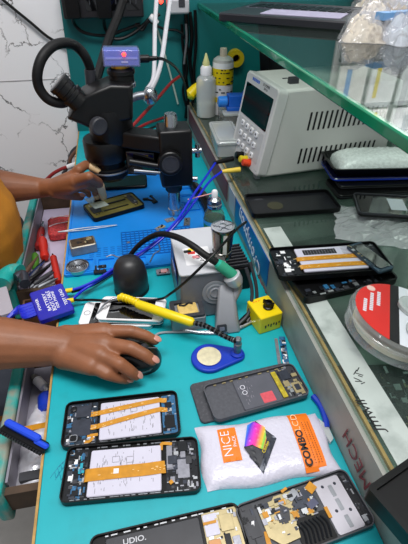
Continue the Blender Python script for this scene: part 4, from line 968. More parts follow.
s = MB(); s.box(((a.x+b.x)/2, WY-.05, (a.z+b.z)/2), (b.x-a.x, .06, a.z-b.z), mat('grey white adapter', '#b5b4b9', .45)); s.build('body', t, True, bev=.006)
s = MB(); s.box(((a.x+b.x)/2+.008, WY-.081, (a.z+b.z)/2+.01), (.018, .003, .022), M_grpl); s.build('switch', t, True, bev=.001)
q = PY(161, 1.5, WY-.016)
s = MB(); s.ell(q, (.006, .004, .006), mat('red lamp', '#ff2a1e', .4, emit=9)); o = s.build('indicator_lamp'); tag(o, 'tiny glowing red indicator lamp at the top of the board left of the white adapter', 'lamp')
q = PY(153, 20, YB)
s = MB(); s.prof(PY(150, 16, YB-.01), PY(158, 23, YB-.01), [(.008, 0), (.011, .4), (.005, 1)], M_white, 12); tag(s.build('white_plug'), 'small white plug tip between the two white cables near the power strip', 'plug')
# black cables bunched on the wall right of the white ones
for k, pts in enumerate(([(186, 14), (187, 40), (184, 66), (188, 96), (186, 118)], [(190, 12), (192, 36), (190, 62), (194, 92), (190, 112)], [(195, 10), (196, 44), (194, 70), (195, 88)], [(182, 24), (183, 48), (187, 70), (183, 90), (186, 106)], [(150, 22), (164, 29), (178, 31), (186, 40), (189, 60)])):
    cable([PY(x, y, YB+.008-.004*k) for x, y in pts], .0062-.0006*k, M_black, 'black cable hanging in the bunch on the teal wall left of the dropper bottle' if k < 4 else 'black cable looping from the white plug tip down into the hanging bunch', group='black cables bunched on the teal wall' if k < 4 else None)
cable([PY(135, 24, YB), PY(142, 30, YB), PY(148, 22, YB), PY(160, 14, YB)], .0045, M_black, 'short black cable looping below the right end of the power strip')
t = thing('socket_stand', 'black stick with a pale tip standing in the cable bunch on the teal wall', 'stick', PY(187, 60, YB-.03))
s = MB(); s.tube([PY(186, 24, YB-.04), PY(186.5, 40, YB-.04), PY(184, 64, YB-.04)], .0035, M_dullsteel, 8); s.build('stick', t, True)
# black wire across the marble, cables at the foot of the wall
cable([PY(-4, -6, WY-.012), PY(14, 9, WY-.012), PY(30, 22, WY-.012), PY(48, 37, WY-.012), PY(63, 45, WY-.012), PY(70, 48, WY-.012)], .0042, M_black, 'black cable crossing the marble wall diagonally from the top left')
for k, (pts, m, lb) in enumerate((([(92, 138), (82, 144), (72, 152), (68, 166), (63, 174)], M_grpl, 'dark grey cable leaving the bench at the foot of the marble wall'),
    ([(90, 142), (78, 149), (70, 160), (73, 168)], mat('brown cable', '#6a4a3a', .5), 'brown cable curling down at the foot of the marble wall'),
    ([(46, 180), (54, 173), (64, 168), (70, 167)], M_redwire, 'red cable with a white end behind the raised hand'))):
    cable([PY(x, y, WY-.06-.02*k) for x, y in pts], .006, m, lb)
q = PY(71, 166, WY-.12)
s = MB(); s.cyl(q-Vector((.012, 0, .003)), q+Vector((.018, 0, .006)), .008, M_white, n=12); tag(s.build('white_connector'), 'white connector tip between the raised hand and the marble wall', 'connector')

# ------------------------------------------------------------------ on the counter: power supply
A, B = P(232, 151, ZC+.004), P(257, 179, ZC+.004)
fw = (A-B).length; hd = math.atan2(A.y-B.y, A.x-B.x)          # local y runs B->A (away), local x into the body
rz = hd-PI/2
Xp = Matrix.Translation((B.x, B.y, ZC)) @ Matrix.Rotation(rz, 4, 'Z') 
t = thing('power_supply', 'cream bench power supply with a dark display, a keypad and slotted side on the counter', 'power supply', (B.x, B.y, ZC), rz)
ht, ln, dp = .192, .041, .33
s = MB(); prof = [(.010, .004), (.046, ht), (dp, ht), (dp, .004)]
s.rings([[(x, y, z_) for x, z_ in prof] for y in (0, fw)], M_cream); s.build('body', t, bev=.006)
M_bez = mat('cream bezel', '#d6d4d3', .4)
# bezel, leaning back
lean = math.atan2(ln-.004, ht)
Xb = Matrix.Translation((.0, fw/2, .0085)) @ Matrix.Rotation(lean, 4, 'Y')     # local: z up the face, y across, -x outwards
hf = (ht-.006)/math.cos(lean)
Xf_ = Xb @ Matrix(((0, 0, -1, 0), (-1, 0, 0, 0), (0, 1, 0, 0), (0, 0, 0, 1)))  # maps (u right,v up,w out) -> face; seen from outside u to the right
s = MB(); s.slab(fw+.006, hf, -.022, .004, .010, M_bez, (0, hf/2), ch=.003, X=Xf_); s.build('bezel', t)
s = MB(); s.slab(fw-.020, hf*.36, .004, .0048, .003, M_blackgl, (0.0, hf*.70), X=Xf_); s.slab(fw-.034, hf*.25, .0048, .0051, .002, mat('dark display', '#0d0c14', .15), (0, hf*.70), X=Xf_); s.build('display', t)
s = MB()
for k in range(5): s.box((-.046+k*.0085, hf*.945, .0042), (.006, .006, .0006), mat('logo blue', '#2c62c9', .4), X=Xf_)
s.text('DC POWER', .0075, Xf_ @ TX(.028, hf*.952, .0042), M_blackprint, .0001, sx=.9); s.text('30V 5A', .0065, Xf_ @ TX(.028, hf*.915, .0042), M_blackprint, .0001); s.build('lettering', t, smooth=False)
s = MB(); s.slab(fw-.024, hf*.36, .004, .0045, .003, mat('keypad grey', '#c3c2c2', .5), (0, hf*.305), X=Xf_); s.build('keypad_panel', t)
for r in range(3):
    for c in range(4):
        u_ = -.043+c*.028; v_ = hf*(.43-.125*r)
        s = MB(); s.slab(.015, .0125, .0045, .0085, .003, M_white, (u_, v_), ch=.001, X=Xf_); s.box((u_, v_, .0086), (.005, .004, .0003), M_grpl, X=Xf_); s.build('button', t)
for k, (u_, m) in enumerate(((-.012, M_black), (.014, mat('yellow terminal', '#d9c21a', .4)), (.034, mat('red terminal', '#e0441a', .4)))):
    s = MB(); s.lathe([(.0095, .003), (.0095, .008), (.0080, .009), (.0085, .020), (.0065, .022)], m, Xf_ @ TX(u_+.004, hf*.075, 0), 18); s.build('terminal', t)
for v0, v1 in ((ht*.54, ht*.74), (ht*.15, ht*.33)):
    s = MB()
    for k in range(16):
        x = .108+(k*.0125) - (0 if v0 > ht*.4 else .012)
        s.rings([[(x, -.0006, v0), (x+.0045, -.0006, v0), (x+.0045+.004, -.0006, v1), (x+.004, -.0006, v1)], [(x, .002, v0), (x+.0045, .002, v0), (x+.0085, .002, v1), (x+.004, .002, v1)]], M_blackprint)
    s.build('vent_slots', t, smooth=False)
for x in (.05, dp-.03):
    for y in (.02, fw-.02):
        s = MB(); s.cyl((x, y, 0), (x, y, .006), .009, M_black, n=14); s.build('foot', t)
s = MB(); s.slab(.022, .014, ht-.001, ht+.012, .003, M_grpl, (.085, .045), ch=.001); s.build('handle_stub', t)
s = MB(); s.slab(.012, .006, ht, ht+.0008, .0008, M_dkshield, (.085, .085)); s.build('screw_slot', t)
s = MB(); s.slab(.012, .020, .002, .020, .002, M_dullsteel, (.004, .012)); s.build('front_clip', t)

# bottles at the far end of the counter
p = P(206, 116, ZC); t = thing('dropper_bottle', 'translucent white dropper bottle with a pale yellow tip at the far end of the counter', 'bottle', (p.x, p.y, ZC))
zt = PY(209, 53, p.y).z-ZC; zs = PY(206, 77, p.y).z-ZC
s = MB(); s.lathe([(.026, 0), (.029, .003), (.029, zs*.93), (.027, zs*.98), (.016, zs*1.06), (.0155, zs*1.10)], M_milky); s.build('bottle', t)
s = MB(); s.lathe([(.026, .003), (.0265, zs*.35)], mat('pale liquid', '#cfd4c4', .2)); s.build('liquid', t)
s = MB(); s.lathe([(.017, zs*1.06), (.0165, zs*1.22), (.012, zs*1.28)], M_white); s.build('cap', t)
s = MB(); s.lathe([(.0095, zs*1.27), (.0105, zs*1.34), (.006, zs*1.45), (.0022, zt)], mat('pale yellow tip', '#d9d896', .4)); s.build('nozzle', t)
p = P(222, 113, ZC); t = thing('spray_can', 'white spray can with a yellow label band and beige cap behind the blue clamp', 'spray can', (p.x, p.y, ZC))
zc_ = lambda py: PY(222, py, p.y).z-ZC
R_ = .031
s = MB(); s.lathe([(R_-.002, 0), (R_, .002), (R_, zc_(62)), (R_-.001, zc_(61))], M_white); s.build('can', t)
s = MB(); s.lathe([(R_+.0005, zc_(100)), (R_+.0005, zc_(95))], M_yellow, cap=False); s.lathe([(R_+.0005, zc_(83)), (R_+.0005, zc_(67))], M_yellow, cap=False)
r_ = random.Random(4)
for k in range(40):
    a = -PI/2+r_.uniform(-1.1, 1.1); s.box((0, 0, 0), (r_.uniform(.003, .010), .0006, .003), M_blackprint, X=Matrix.Rotation(a+PI/2, 4, 'Z') @ Matrix.Translation((0, -R_-.0008, r_.choice([zc_(y) for y in (68, 71, 76, 80, 82, 87, 90)]))))
s.build('label', t, smooth=False)
s = MB(); s.lathe([(R_-.0005, zc_(61.5)), (R_-.002, zc_(59)), (R_-.012, zc_(56.5)), (.013, zc_(56))], mat('can shoulder', '#c9c7c4', .3, metal=.3)); s.build('dome', t)
s = MB(); s.lathe([(.0105, zc_(56.5)), (.0105, zc_(50)), (.0095, zc_(48))], mat('beige cap', '#c7b9a6', .5)); s.build('nozzle', t)
# yellow pieces on the wall
q0, q1 = PY(188, 97, 1.4), PY(202, 82, 1.42)
t = thing('screwdriver', 'yellow handled screwdriver leaning behind the dropper bottle', 'screwdriver', q0)
s = MB(); s.prof(q0, q1, [(.010, 0), (.018, .1), (.016, .5), (.012, .8), (.016, 1)], M_yellow, 14); s.build('handle', t, True)
s = MB(); s.cyl(q1, q1+(q1-q0).normalized()*.10+Vector((0, 0, .0)), .006, M_black, n=10); s.build('shaft', t, True)
q = PY(235.5, 58, WY-.0245)
s = MB(); s.lathe([(.026, -.012), (.026, .012), (.012, .012), (.012, -.012)], mat('mustard tape', '#c6a816', .45), Matrix.Translation(q) @ Matrix.Rotation(PI/2, 4, 'X'), 24); tag(s.build('tape_roll'), 'yellow roll hanging on the teal wall behind the spray can cap', 'tape roll')
# clear boxes
a = P(216, 160, ZC); 
t = thing('plastic_box', 'low milky plastic box with a lid at the counter edge left of the power supply', 'plastic box', (.262, 1.075, ZC), -.06)
s = MB(); s.slab(.062, .15, 0, .032, .008, M_milky, ch=.002); s.build('tub', t)
s = MB(); s.slab(.068, .156, .032, .040, .009, M_milky, ch=.002); s.ring(.056, .14, .006, .003, .040, .0425, M_milky); s.build('lid', t)
t = thing('plastic_box', 'clear plastic box of small parts under the blue clamp', 'plastic box', (.325, 1.215, ZC), -.05)
s = MB(); s.slab(.085, .12, 0, .050, .008, M_clear, ch=.002); s.slab(.075, .11, .003, .022, .006, mat('parts fill', '#a59a8a', .6, var=.5, vscale=120)); s.build('tub', t)
s = MB(); s.slab(.091, .126, .050, .058, .009, M_milky, ch=.002); s.build('lid', t)
q = Vector((.325, 1.20, ZC+.0582))
t = thing('blue_clamp', 'bright blue plastic clamp block with a round knob on top of the clear box', 'clamp', q, -.1)
M_bclamp = mat('bright blue plastic', '#1560cc', .35)
s = MB(); s.slab(.066, .060, 0, .010, .004, M_bclamp, ch=.001); s.slab(.060, .022, .010, .040, .003, M_bclamp, (.002, -.018), ch=.001); s.slab(.060, .016, .010, .034, .003, M_bclamp, (.002, .02), ch=.001); s.slab(.018, .05, .010, .038, .003, M_bclamp, (.024, 0)); s.build('block', t)
s = MB(); s.prof((-.03, -.012, .022), (-.056, -.014, .022), [(.009, 0), (.0145, .1), (.0145, .9), (.012, 1)], mat('lighter blue plastic', '#2a86ea', .35), 18); s.build('knob', t)

# black back cover and other phones on the counter
cx_, cy_, rz_, l_, w_ = fit4(((243, 188), (334, 188), (342, 212), (252, 217)), ZC+.012)
t = thing('phone_back_cover', 'black phone back cover lying on the counter glass in front of the power supply', 'phone cover', (cx_-.002, cy_, ZC+.002), -.055)
l_, w_ = .182, .086
s = MB(); s.slab(l_, w_, 0, .003, .010, mat('satin black cover', '#16171c', .35, var=.1)); s.ring(l_, w_, .010, .003, .001, .0095, M_black); s.build('shell', t)
s = MB(); s.lathe([(.016, .003), (.016, .0036), (.012, .004)], mat('gold ghost logo', '#3a3826', .4), TX(-.035, -.004, 0)); s.slab(.018, .007, .003, .0034, .003, M_grpl, (-.062, .026)); s.build('markings', t)
# phone with battery, counter middle
cq = ((272, 246), (385, 244), (396, 268), (277, 267))
cx_, cy_, rz_, l_, w_ = fit4(cq, ZC+.028)
t = thing('opened_phone', 'opened phone with a barcode battery and two orange ribbons on the counter glass', 'phone', (cx_-.004, cy_, ZC+.0145), -.075)
L, W = .185, .080; zf = .005
s = MB(); s.slab(L, W, 0, zf, .009, M_black, ch=.001); s.ring(L, W, .009, .0018, .004, .010, M_black); s.build('frame', t)
battery(t, L, W, zf, -.27, .30, -.36, .42, .0034, prints=False)
s = MB(); 
for k in range(34): s.box((-.2*L+.30*L*k/34, .26*W, zf+.0035), (.0012 if k % 3 else .0022, .014, .0002), M_blackprint)
for k in range(6): s.box((.2*L, .38*W-.004*k, zf+.0035), (.018, .0012, .0002), M_batline)
s.build('barcode', t, smooth=False)
for v in (.04, -.22): ribbon(t, [(-.29*L, v*W, zf+.002), (-.25*L, v*W, zf+.004), (.1*L, v*W, zf+.0042), (.27*L, v*W-.001, zf+.004), (.32*L, v*W-.002, zf+.002)], .0105, M_flex, prints=18)
board(t, L, W, zf, -.485, -.29, -.46, .46, M_chip, 46, MIXB+[M_white, M_white], 'top_board', smax=.009)
board(t, L, W, zf, .31, .485, -.46, .46, M_chip, 40, MIXB+[M_solder], 'charging_board', smax=.008)
cq2 = ((284, 270), (380, 266), (392, 280), (292, 292))
t = thing('bare_chassis', 'empty black phone frame lying under the opened phone with the barcode battery', 'phone frame', (cx_+.004, cy_-.028, ZC+.001), .12)
s = MB(); L, W = .165, .078; s.slab(L, W, 0, .004, .009, M_black, ch=.001); s.ring(L, W, .009, .003, .003, .0115, M_black); s.build('frame', t)
s = MB(); s.chips(-.48*L, .4*L, -.46*W, -.1*W, .004, 40, rng, MIXB+[M_pcbblue], smax=.01, hmax=.003); s.build('small_parts', t)
# blue circuit strip across the phone
q0, q1 = P(350, 243, ZC+.032), P(382, 268, ZC+.032); d = q1-q0
t = thing('screen_board', 'long blue edged circuit strip lying over the right end of the barcode battery phone', 'circuit board', ((q0.x+q1.x)/2+.008, (q0.y+q1.y)/2, ZC+.0246), math.atan2(d.y, d.x))
s = MB(); s.slab(d.length*1.05, .030, 0, .004, .004, mat('slate strip', '#2b4050', .4, var=.4, vscale=200), ch=.0005); s.build('strip', t)
s = MB(); s.slab(d.length*.9, .022, .004, .0052, .003, M_blackgl, (.0, .002)); s.chips(-.04, .04, -.015, -.009, .004, 22, rng, [M_gold, M_solder, M_pcb, M_chip]); s.build('dark_panel', t)
# black screens at the right in plastic bag
t = thing('black_screen', 'black phone screen with a pale label at the right edge of the counter', 'screen', (.50, .655, ZC+.019), -.32)
s = MB(); s.slab(.145, .082, 0, .006, .009, M_black, ch=.001); s.ring(.145, .082, .009, .0022, .005, .009, M_grpl); s.slab(.134, .071, .006, .0066, .006, M_blackgl); s.build('screen', t)
s = MB(); s.slab(.03, .045, .0066, .0070, .001, mat('pale grey label', '#b6bcc4', .5), (.006, .004)); s.build('label', t)
t = thing('plastic_bag', 'crinkled clear plastic bag under the black screen at the right edge of the counter', 'plastic bag', (.475, .615, ZC+.001), -.45)
def crumple(mb, w, d, h, m, seed, n=16):
    r_ = random.Random(seed); vs = []; fs = []
    hh_ = [[r_.uniform(.25, 1)*h for _ in range(n+1)] for _ in range(n+1)]
    for j in range(n+1):
        for i in range(n+1):
            u, v = i/n-.5, j/n-.5; e = (1-abs(2*u)**4)*(1-abs(2*v)**4)
            vs.append((u*w+r_.uniform(-.3, .3)*w/n, v*d+r_.uniform(-.3, .3)*d/n, .0012+max(0, e)*hh_[j][i]))
    N = len(vs); vs += [(x, y, 0) for x, y, z in vs]
    for j in range(n):
        for i in range(n): a = j*(n+1)+i; fs += [(a, a+1, a+n+2, a+n+1), (N+a+n+1, N+a+n+2, N+a+1, N+a)]
    for i in range(n):
        a = n*(n+1)+i; fs += [(i+1, i, N+i, N+i+1), (a, a+1, N+a+1, N+a)]
        a = i*(n+1); b = a+n; fs += [(a, a+n+1, N+a+n+1, N+a), (b+n+1, b, N+b, N+b+n+1)]
    mb.add(vs, fs, m); return mb
s = MB(); crumple(s, .20, .13, .016, M_bagfilm, 5); s.build('bag', t, smooth=False)
# stacked dark phones behind
for k, (x, y, z_, l, w, th_, rz_, lb) in enumerate(((.515, .775, ZC+.0005, .17, .082, .010, -.05, 'dark phone at the bottom of the stack right of the back cover'), (.525, .79, ZC+.0112, .165, .080, .009, -.12, 'dark phone second from the bottom of the stack right of the back cover'))):
    t = thing('stacked_phone', lb, 'phone', (x, y, z_), rz_)
    s = MB(); s.slab(l, w, 0, th_, .009, M_black, ch=.0012); s.build('body', t)
    s = MB(); s.ring(l+.0003, w+.0003, .009, .001, th_*.4, th_*.6, M_grpl); s.slab(.01, .004, th_, th_+.0004, .001, M_dullsteel, (-.06, .0)); s.build('trim', t)
t = thing('phone_tray', 'shallow black tray with a blue edged phone beneath it on the phone stack', 'tray', (.535, .815, ZC+.0212), -.14)
s = MB(); s.slab(.20, .10, 0, .008, .012, mat('blue black phone', '#15184a', .25, coat=.4), ch=.002); s.ring(.2006, .1006, .012, .001, .003, .006, M_blue); s.build('blue_edged_phone', t)
s = MB(); s.rings([[(x*1.0, y*1.0, .008) for x, y in rrect(.17, .08, .012)], [(x, y, .030) for x, y in rrect(.21, .11, .016)], [(x, y, .030) for x, y in rrect(.20, .10, .014)], [(x, y, .012) for x, y in rrect(.165, .075, .012)]], M_black); s.build('tray', t)
t = thing('bubble_wrap_pack', 'bubble wrapped pack sitting in the black tray before the slotted side of the power supply', 'bubble wrap', (.545, .82, ZC+.034), -.14)
s = MB(); nx, ny = 30, 14; vs = []; fs = []
for j in range(ny+1):
    for i in range(nx+1):
        u, v = i/nx-.5, j/ny-.5; e = max(0, (1-abs(2*u)**5)*(1-abs(2*v)**4)); vs.append((u*.185, v*.092, .002+.030*e**.55+.002*(math.sin(i*2.1)*math.sin(j*2.1+(i % 2)))*e))
N = len(vs); vs += [(x, y, 0) for x, y, z in vs]
for j in range(ny):
    for i in range(nx): a = j*(nx+1)+i; fs += [(a, a+1, a+nx+2, a+nx+1), (N+a+nx+1, N+a+nx+2, N+a+1, N+a)]
for i in range(nx): a = ny*(nx+1)+i; fs += [(i+1, i, N+i, N+i+1), (a, a+1, N+a+1, N+a)]
for j in range(ny): a = j*(nx+1); b = a+nx; fs += [(a, a+nx+1, N+a+nx+1, N+a), (b+nx+1, b, N+b, N+b+nx+1)]
s.add(vs, fs, M_bubble); s.build('pack', t)

# ------------------------------------------------------------------ round clear case with a red label
p = P(398, 325, ZC+.03)
t = thing('solder_case', 'round clear plastic case with a red, black and white label tilted on the counter glass', 'plastic case', (p.x, p.y, ZC+.001), .0)
Xr = Matrix.Rotation(.16, 4, 'Y') @ Matrix.Rotation(-.0, 4, 'X')
Xr = Matrix.Translation((0, 0, .013)) @ Xr
R_ = .069
s = MB(); s.lathe([(R_-.004, -.0), (R_, .003), (R_, .030), (R_-.003, .033)], M_clear, Xr, 48); s.lathe([(R_+.0015, .020), (R_+.0015, .024), (R_, .025)], M_clear, Xr, 48, cap=False); s.build('case', t)
s = MB(); s.lathe([(R_-.012, .004), (R_-.010, .006), (R_-.010, .012), (R_-.014, .014), (.022, .014), (.02, .004)], mat('cream spool', '#cfc7a8', .5, var=.1), Xr, 40); s.build('spool', t)
def sector(mb, x0, x1, r, z, m, X, n=24):
    pts = []
    for k in range(n+1): x = x0+(x1-x0)*k/n; pts.append((x, -math.sqrt(max(0, r*r-x*x)), z))
    for k in range(n+1): x = x1+(x0-x1)*k/n; pts.append((x, math.sqrt(max(0, r*r-x*x)), z))
    pts = [p_ for i, p_ in enumerate(pts) if i == 0 or (Vector(p_)-Vector(pts[i-1])).length > 1e-6]
    mb.add(pts, [tuple(range(len(pts)))], m, X)
Xl = Xr @ Matrix.Rotation(-.55, 4, 'Z')
s = MB(); r_ = R_-.004
sector(s, -r_+.0002, -.020, r_, .0336, mat('red label', '#dd2a26', .4), Xl); sector(s, -.020, -.008, r_, .0336, M_blackprint, Xl); sector(s, -.008, r_-.0002, r_, .0336, M_print, Xl)
for x_, y0_, y1_ in ((-.052, -.020, .012), (-.044, -.014, .028), (-.035, .002, .036)):
    n_ = int((y1_-y0_)/.0042)
    for k in range(n_): s.box((x_, y0_+k*.0042, .0339), (.0046, .003, .0003), M_print, X=Xl)
s.lathe([(.006, .0337), (.006, .0341)], mat('pale pink print', '#f0c9c2', .5), Xl @ TX(-.046, .036, 0), 12)
s.build('label', t, smooth=False)
s = MB(); s.lathe([(.020, .0337), (.021, .035), (.021, .040), (.018, .042), (.010, .0405), (.001, .040)], M_milky, Xl @ TX(.010, .018, 0), 28); s.slab(.05, .034, .0337, .040, .014, M_milky, (.024, -.030), ch=.002, X=Xl); s.build('clear_hub', t)
# motherboard under the counter glass
t = thing('motherboard', 'dark green phone motherboard lying in the counter under the glass', 'circuit board', (P(389, 394, -.067).x, P(389, 394, -.067).y, -.0685), -.15)
s = MB(); s.slab(.13, .12, 0, .0016, .003, M_pcbgrn); r_ = random.Random(9); s.chips(-.062, .062, -.056, .056, .0016, 100, r_, [M_chip, M_chip, M_pcbgrn, M_solder, M_dkshield, M_gold, M_white], smin=.002, smax=.014, hmax=.003); s.build('board', t)
s = MB(); s.ring(.034, .03, .003, .0012, .0016, .0032, M_dullsteel, (.01, .0)); s.slab(.05, .004, .0016, .003, .001, M_solder, (-.045, .0), 1.3); s.build('shield_frame', t)
for k, (x, y, w, d, m, lb) in enumerate(((.29, .40, .06, .05, mat('brown card', '#6a4a33', .6, var=.2), 'brown card lying under the glass below the round clear case'), (.42, .50, .09, .06, M_grpl, 'dark grey part lying under the counter glass behind the round case'), (.30, .60, .08, .10, mat('olive card', '#4b5a4e', .6, var=.2), 'dull green card under the counter glass behind the opened phone'))):
    s = MB(); s.slab(w, d, 0, .012, .004, m, rz=.2*k); s.chips(-w/2.5, w/2.5, -d/2.5, d/2.5, .012, 8, rng, [M_dullsteel, M_grpl, m], smax=.02); o = s.build('spare_part', base=(0, 0, 0)); o.location = (x, y, -.069); tag(o, lb, 'spare part')
# black box bottom right
a, b, c = P(367, 487, ZC+.022), P(410, 464, ZC+.022), P(420, 560, ZC+.022)
t = thing('black_tray', 'black box lid with a raised rim at the lower right corner of the photo', 'box', (a.x+.062, a.y-.045, ZC+.0005), .33)
s = MB(); w_, d_ = .17, .19
t.location = Vector((a.x, a.y, ZC+.0005))+Matrix.Rotation(.33, 3, 'Z') @ Vector((w_/2, -d_/2, 0)); WM[t.name] = Matrix.Translation(t.location) @ Matrix.Rotation(.33, 4, 'Z')
s.slab(w_, d_, 0, .016, .004, M_black, ch=.001); s.ring(w_, d_, .004, .006, .014, .022, M_black); s.build('box', t)
s = MB(); s.slab(w_-.014, d_-.014, .016, .0172, .003, mat('black satin panel', '#0b0b0d', .55, spec=.25)); s.build('panel', t)

# ------------------------------------------------------------------ on the shelf: laptop and packets
a, b = P(221, 16, ZS+.012), P(357, 26, ZS+.012)
t = thing('laptop', 'black laptop with a pale lilac sheet on its keyboard, on the glass shelf', 'laptop', (.41, 1.1, ZS+.0002), 0)
X = None
ang = math.atan2(b.y-a.y, b.x-a.x); 
# near long edge from a to b; body lies on the far side
L_, D_ = (b-a).length+.02, .24
ctrp = (a+b)/2+Matrix.Rotation(ang, 3, 'Z') @ Vector((0, D_/2, 0))
t.location = (ctrp.x, ctrp.y, ZS+.0002); t.rotation_euler = (0, 0, ang); WM[t.name] = Matrix.Translation(t.location) @ Matrix.Rotation(ang, 4, 'Z')
s = MB(); s.slab(L_, D_, 0, .018, .012, mat('laptop black', '#1b1b22', .4), ch=.003); s.build('base', t)
s = MB(); s.slab(L_-.03, .10, .018, .0186, .004, mat('slate deck', '#4a4a55', .4), (0, .05)); 
for r in range(4):
    for c in range(13): s.box((-L_/2+.032+c*(L_-.064)/12, .018+r*.02, .0192), (.017, .015, .0014), M_black)
s.build('keyboard', t)
s = MB(); s.slab(L_*.55, .085, .0182, .0196, .003, mat('lilac sheet', '#aaa4bd', .5, var=.05), (.02, -.052), .03); s.build('lilac_sheet', t)
s = MB(); Xh = Matrix.Translation((0, D_/2-.004, .018)) @ Matrix.Rotation(math.radians(-72), 4, 'X'); s.slab(L_, .22, 0, .008, .010, mat('laptop black', '#1b1b22', .4), (0, .11), ch=.002, X=Xh); o = s.build('lid', t)
# packets heaped at the back right of the shelf
r_ = random.Random(21)
cols = ['#d8cdb8', '#cfc7ba', '#c4ccd4', '#e6ddd0', '#b9a78c', '#d4d4d8']
spots = [(365, 28), (385, 26), (405, 30), (374, 14), (395, 13), (416, 18), (372, 2), (392, 0), (410, 4)]
names = ['beige packet at the left front of the heap beside the laptop', 'packet with a blue stripe in the middle front of the heap', 'packet at the right front of the heap at the photo edge', 'pale packet in the second row of the heap nearest the laptop', 'white packet in the middle of the heap on the shelf', 'greyish packet at the right of the second row of the heap', 'packet at the back of the heap near the top left of it', 'packet at the back middle of the heap at the photo top', 'packet at the back right of the heap in the photo corner']
for k, ((px, py), lb) in enumerate(zip(spots, names)):
    p = P(px, py, ZS+.02); t = thing('plastic_packet', 'crumpled clear film '+lb, 'packet', (p.x, p.y, ZS+.0003), r_.uniform(-.6, .6), 'packets heaped on the glass shelf')
    w, d = .088, .085
    s = MB(); crumple(s, w, d, .055, M_film, 30+k, 9); s.build('film', t, smooth=False)
    s = MB(); crumple(s, w*.85, d*.85, .046, mat('packet content %d' % (k % 6), cols[k % 6], .6, var=.25, vscale=50, dirt='#5a4636', dscale=40, damt=.7), 60+k, 7); 
    if k == 1: s.box((0, -.02, .040), (.075, .022, .012), mat('pale blue strip', '#6f9fd0', .5))
    s.build('contents', t)
# clear sachets of spare parts hung in rows above the back of the shelf (the glass mirrors them)
t = thing('hanging_rail', 'white pegboard behind the shelf carrying rows of clear parts sachets', 'pegboard', (.97, WY-.02, ZS+.1))
s = MB(); s.box((.97, WY-.014, .83), (.48, .016, .80), mat('white pegboard', '#d9dbd9', .5)); s.build('board', t, True, bev=.002)
for row in range(5):
    s = MB(); s.cyl((.74, WY-.042, .53+.15*row), (1.20, WY-.042, .53+.15*row), .004, M_steel, n=10)
    for x in (.75, 1.18): s.cyl((x, WY-.042, .53+.15*row), (x, WY-.02, .53+.15*row), .004, M_steel, n=8)
    s.build('rail', t, True)
r_ = random.Random(8)
RN = ('lowest', 'second lowest', 'middle', 'second highest', 'highest'); CN = ('leftmost', 'second from left', 'second from right', 'rightmost')
for row in range(5):
    for col in range(4):
        k = row*5+col
        t = thing('parts_sachet', CN[col]+' clear parts sachet on the '+RN[row]+' rail above the shelf', 'sachet', (.79+.118*col, WY-.055, .39+.15*row), r_.uniform(-.08, .08), 'sachets hung above the glass shelf')
        s = MB(); s.slab(.100, .016, 0, .128, .006, mat('sachet white %d' % (k % 3), ('#eceeec', '#dfe5e3', '#f2f1ea')[k % 3], .3, var=.12, vscale=40, bump=.6, bscale=40, coat=.3), ch=.003); s.build('pouch', t)
        s = MB(); s.box((r_.uniform(-.03, .03), -.0085, .062), (r_.uniform(.008, .03), .001, r_.uniform(.05, .10)), mat('sachet stripe %d' % (k % 5), ('#7fa9dc', '#e8d45a', '#b9bfc2', '#9fc9b8', '#c9a98a')[k % 5], .4)); s.build('stripe', t, smooth=False)
        s = MB(); s.slab(.098, .004, .127, .147, .002, M_milky); s.build('seal', t)
# dark boxes under the shelf behind the supply
t = thing('dark_carton', 'dark carton standing under the shelf behind the power supply', 'carton', (.64, 1.26, ZC), .0)
s = MB(); s.slab(.38, .16, 0, .25, .004, mat('dark carton', '#1c1d20', .6, var=.2), ch=.002); s.build('box', t)
s = MB(); s.box((0, -.0805, .11), (.20, .001, .05), mat('grey carton print', '#565a5e', .5)); s.build('print', t); s = MB(); s.box((0, -.0805, .04), (.22, .001, .012), mat('tan carton print', '#8a7a5a', .5)); s.build('tan_stripe', t)
# ------------------------------------------------------------------ drawer contents
def stick(a, b, r, m, name, label, cat, group=None, tipm=None, tiplen=0, prof=None, n=12):
    t = MB()
    if prof: t.prof(a, b, prof, m, n)
    else: t.cyl(a, b, r, m, n=n)
    if tipm: d = (b-a).normalized(); t.cyl(b, b+d*tiplen, r*.35, tipm, n=8)
    return tag(t.build(name), label, cat, group)
zf = -.076
def screwdriver(a, b, r, m, label, shaft):
    a, b = Vector(a), Vector(b); t = thing('screwdriver', label, 'screwdriver', a)
    s = MB(); s.prof(a, b, [(r*.7, 0), (r, .08), (r*.8, .3), (r, .55), (r, .85), (r*.6, 1)], m, 12); s.build('handle', t, True)
    d = (b-a).normalized(); s = MB(); s.cyl(b, b+d*shaft, r*.3, M_steel, n=8); s.build('shaft', t, True)
dp = lambda px, py, z=-.06: P(px, py, z)
screwdriver(dp(45, 258), dp(42, 238), .011, M_red, 'short red handled screwdriver upright in the far drawer beside the red mesh bag', .04)
screwdriver(dp(38, 248, -.064), dp(42, 228, -.064), .009, mat('dark red plastic', '#8f1d1c', .4), 'dark red screwdriver lying along the rail of the far drawer', .03)
screwdriver(dp(36, 270, -.07), dp(35, 254, -.07), .0085, mat('green plastic', '#4f8a2a', .4), 'green handled screwdriver in the far drawer near its teal front', .03)
t = thing('pen', 'bright red pen lying over the tool heap in the far drawer against the mat', 'pen', dp(55, 270))
a, b = dp(53, 256, -.05), dp(59, 283, -.05)
s = MB(); s.prof(a, b, [(.003, 0), (.0075, .06), (.0075, 1)], M_red, 12); s.build('barrel', t, True)
s = MB(); d = (b-a).normalized(); s.cyl(a-d*.008, a, .002, M_black, n=8); s.build('tip', t, True)
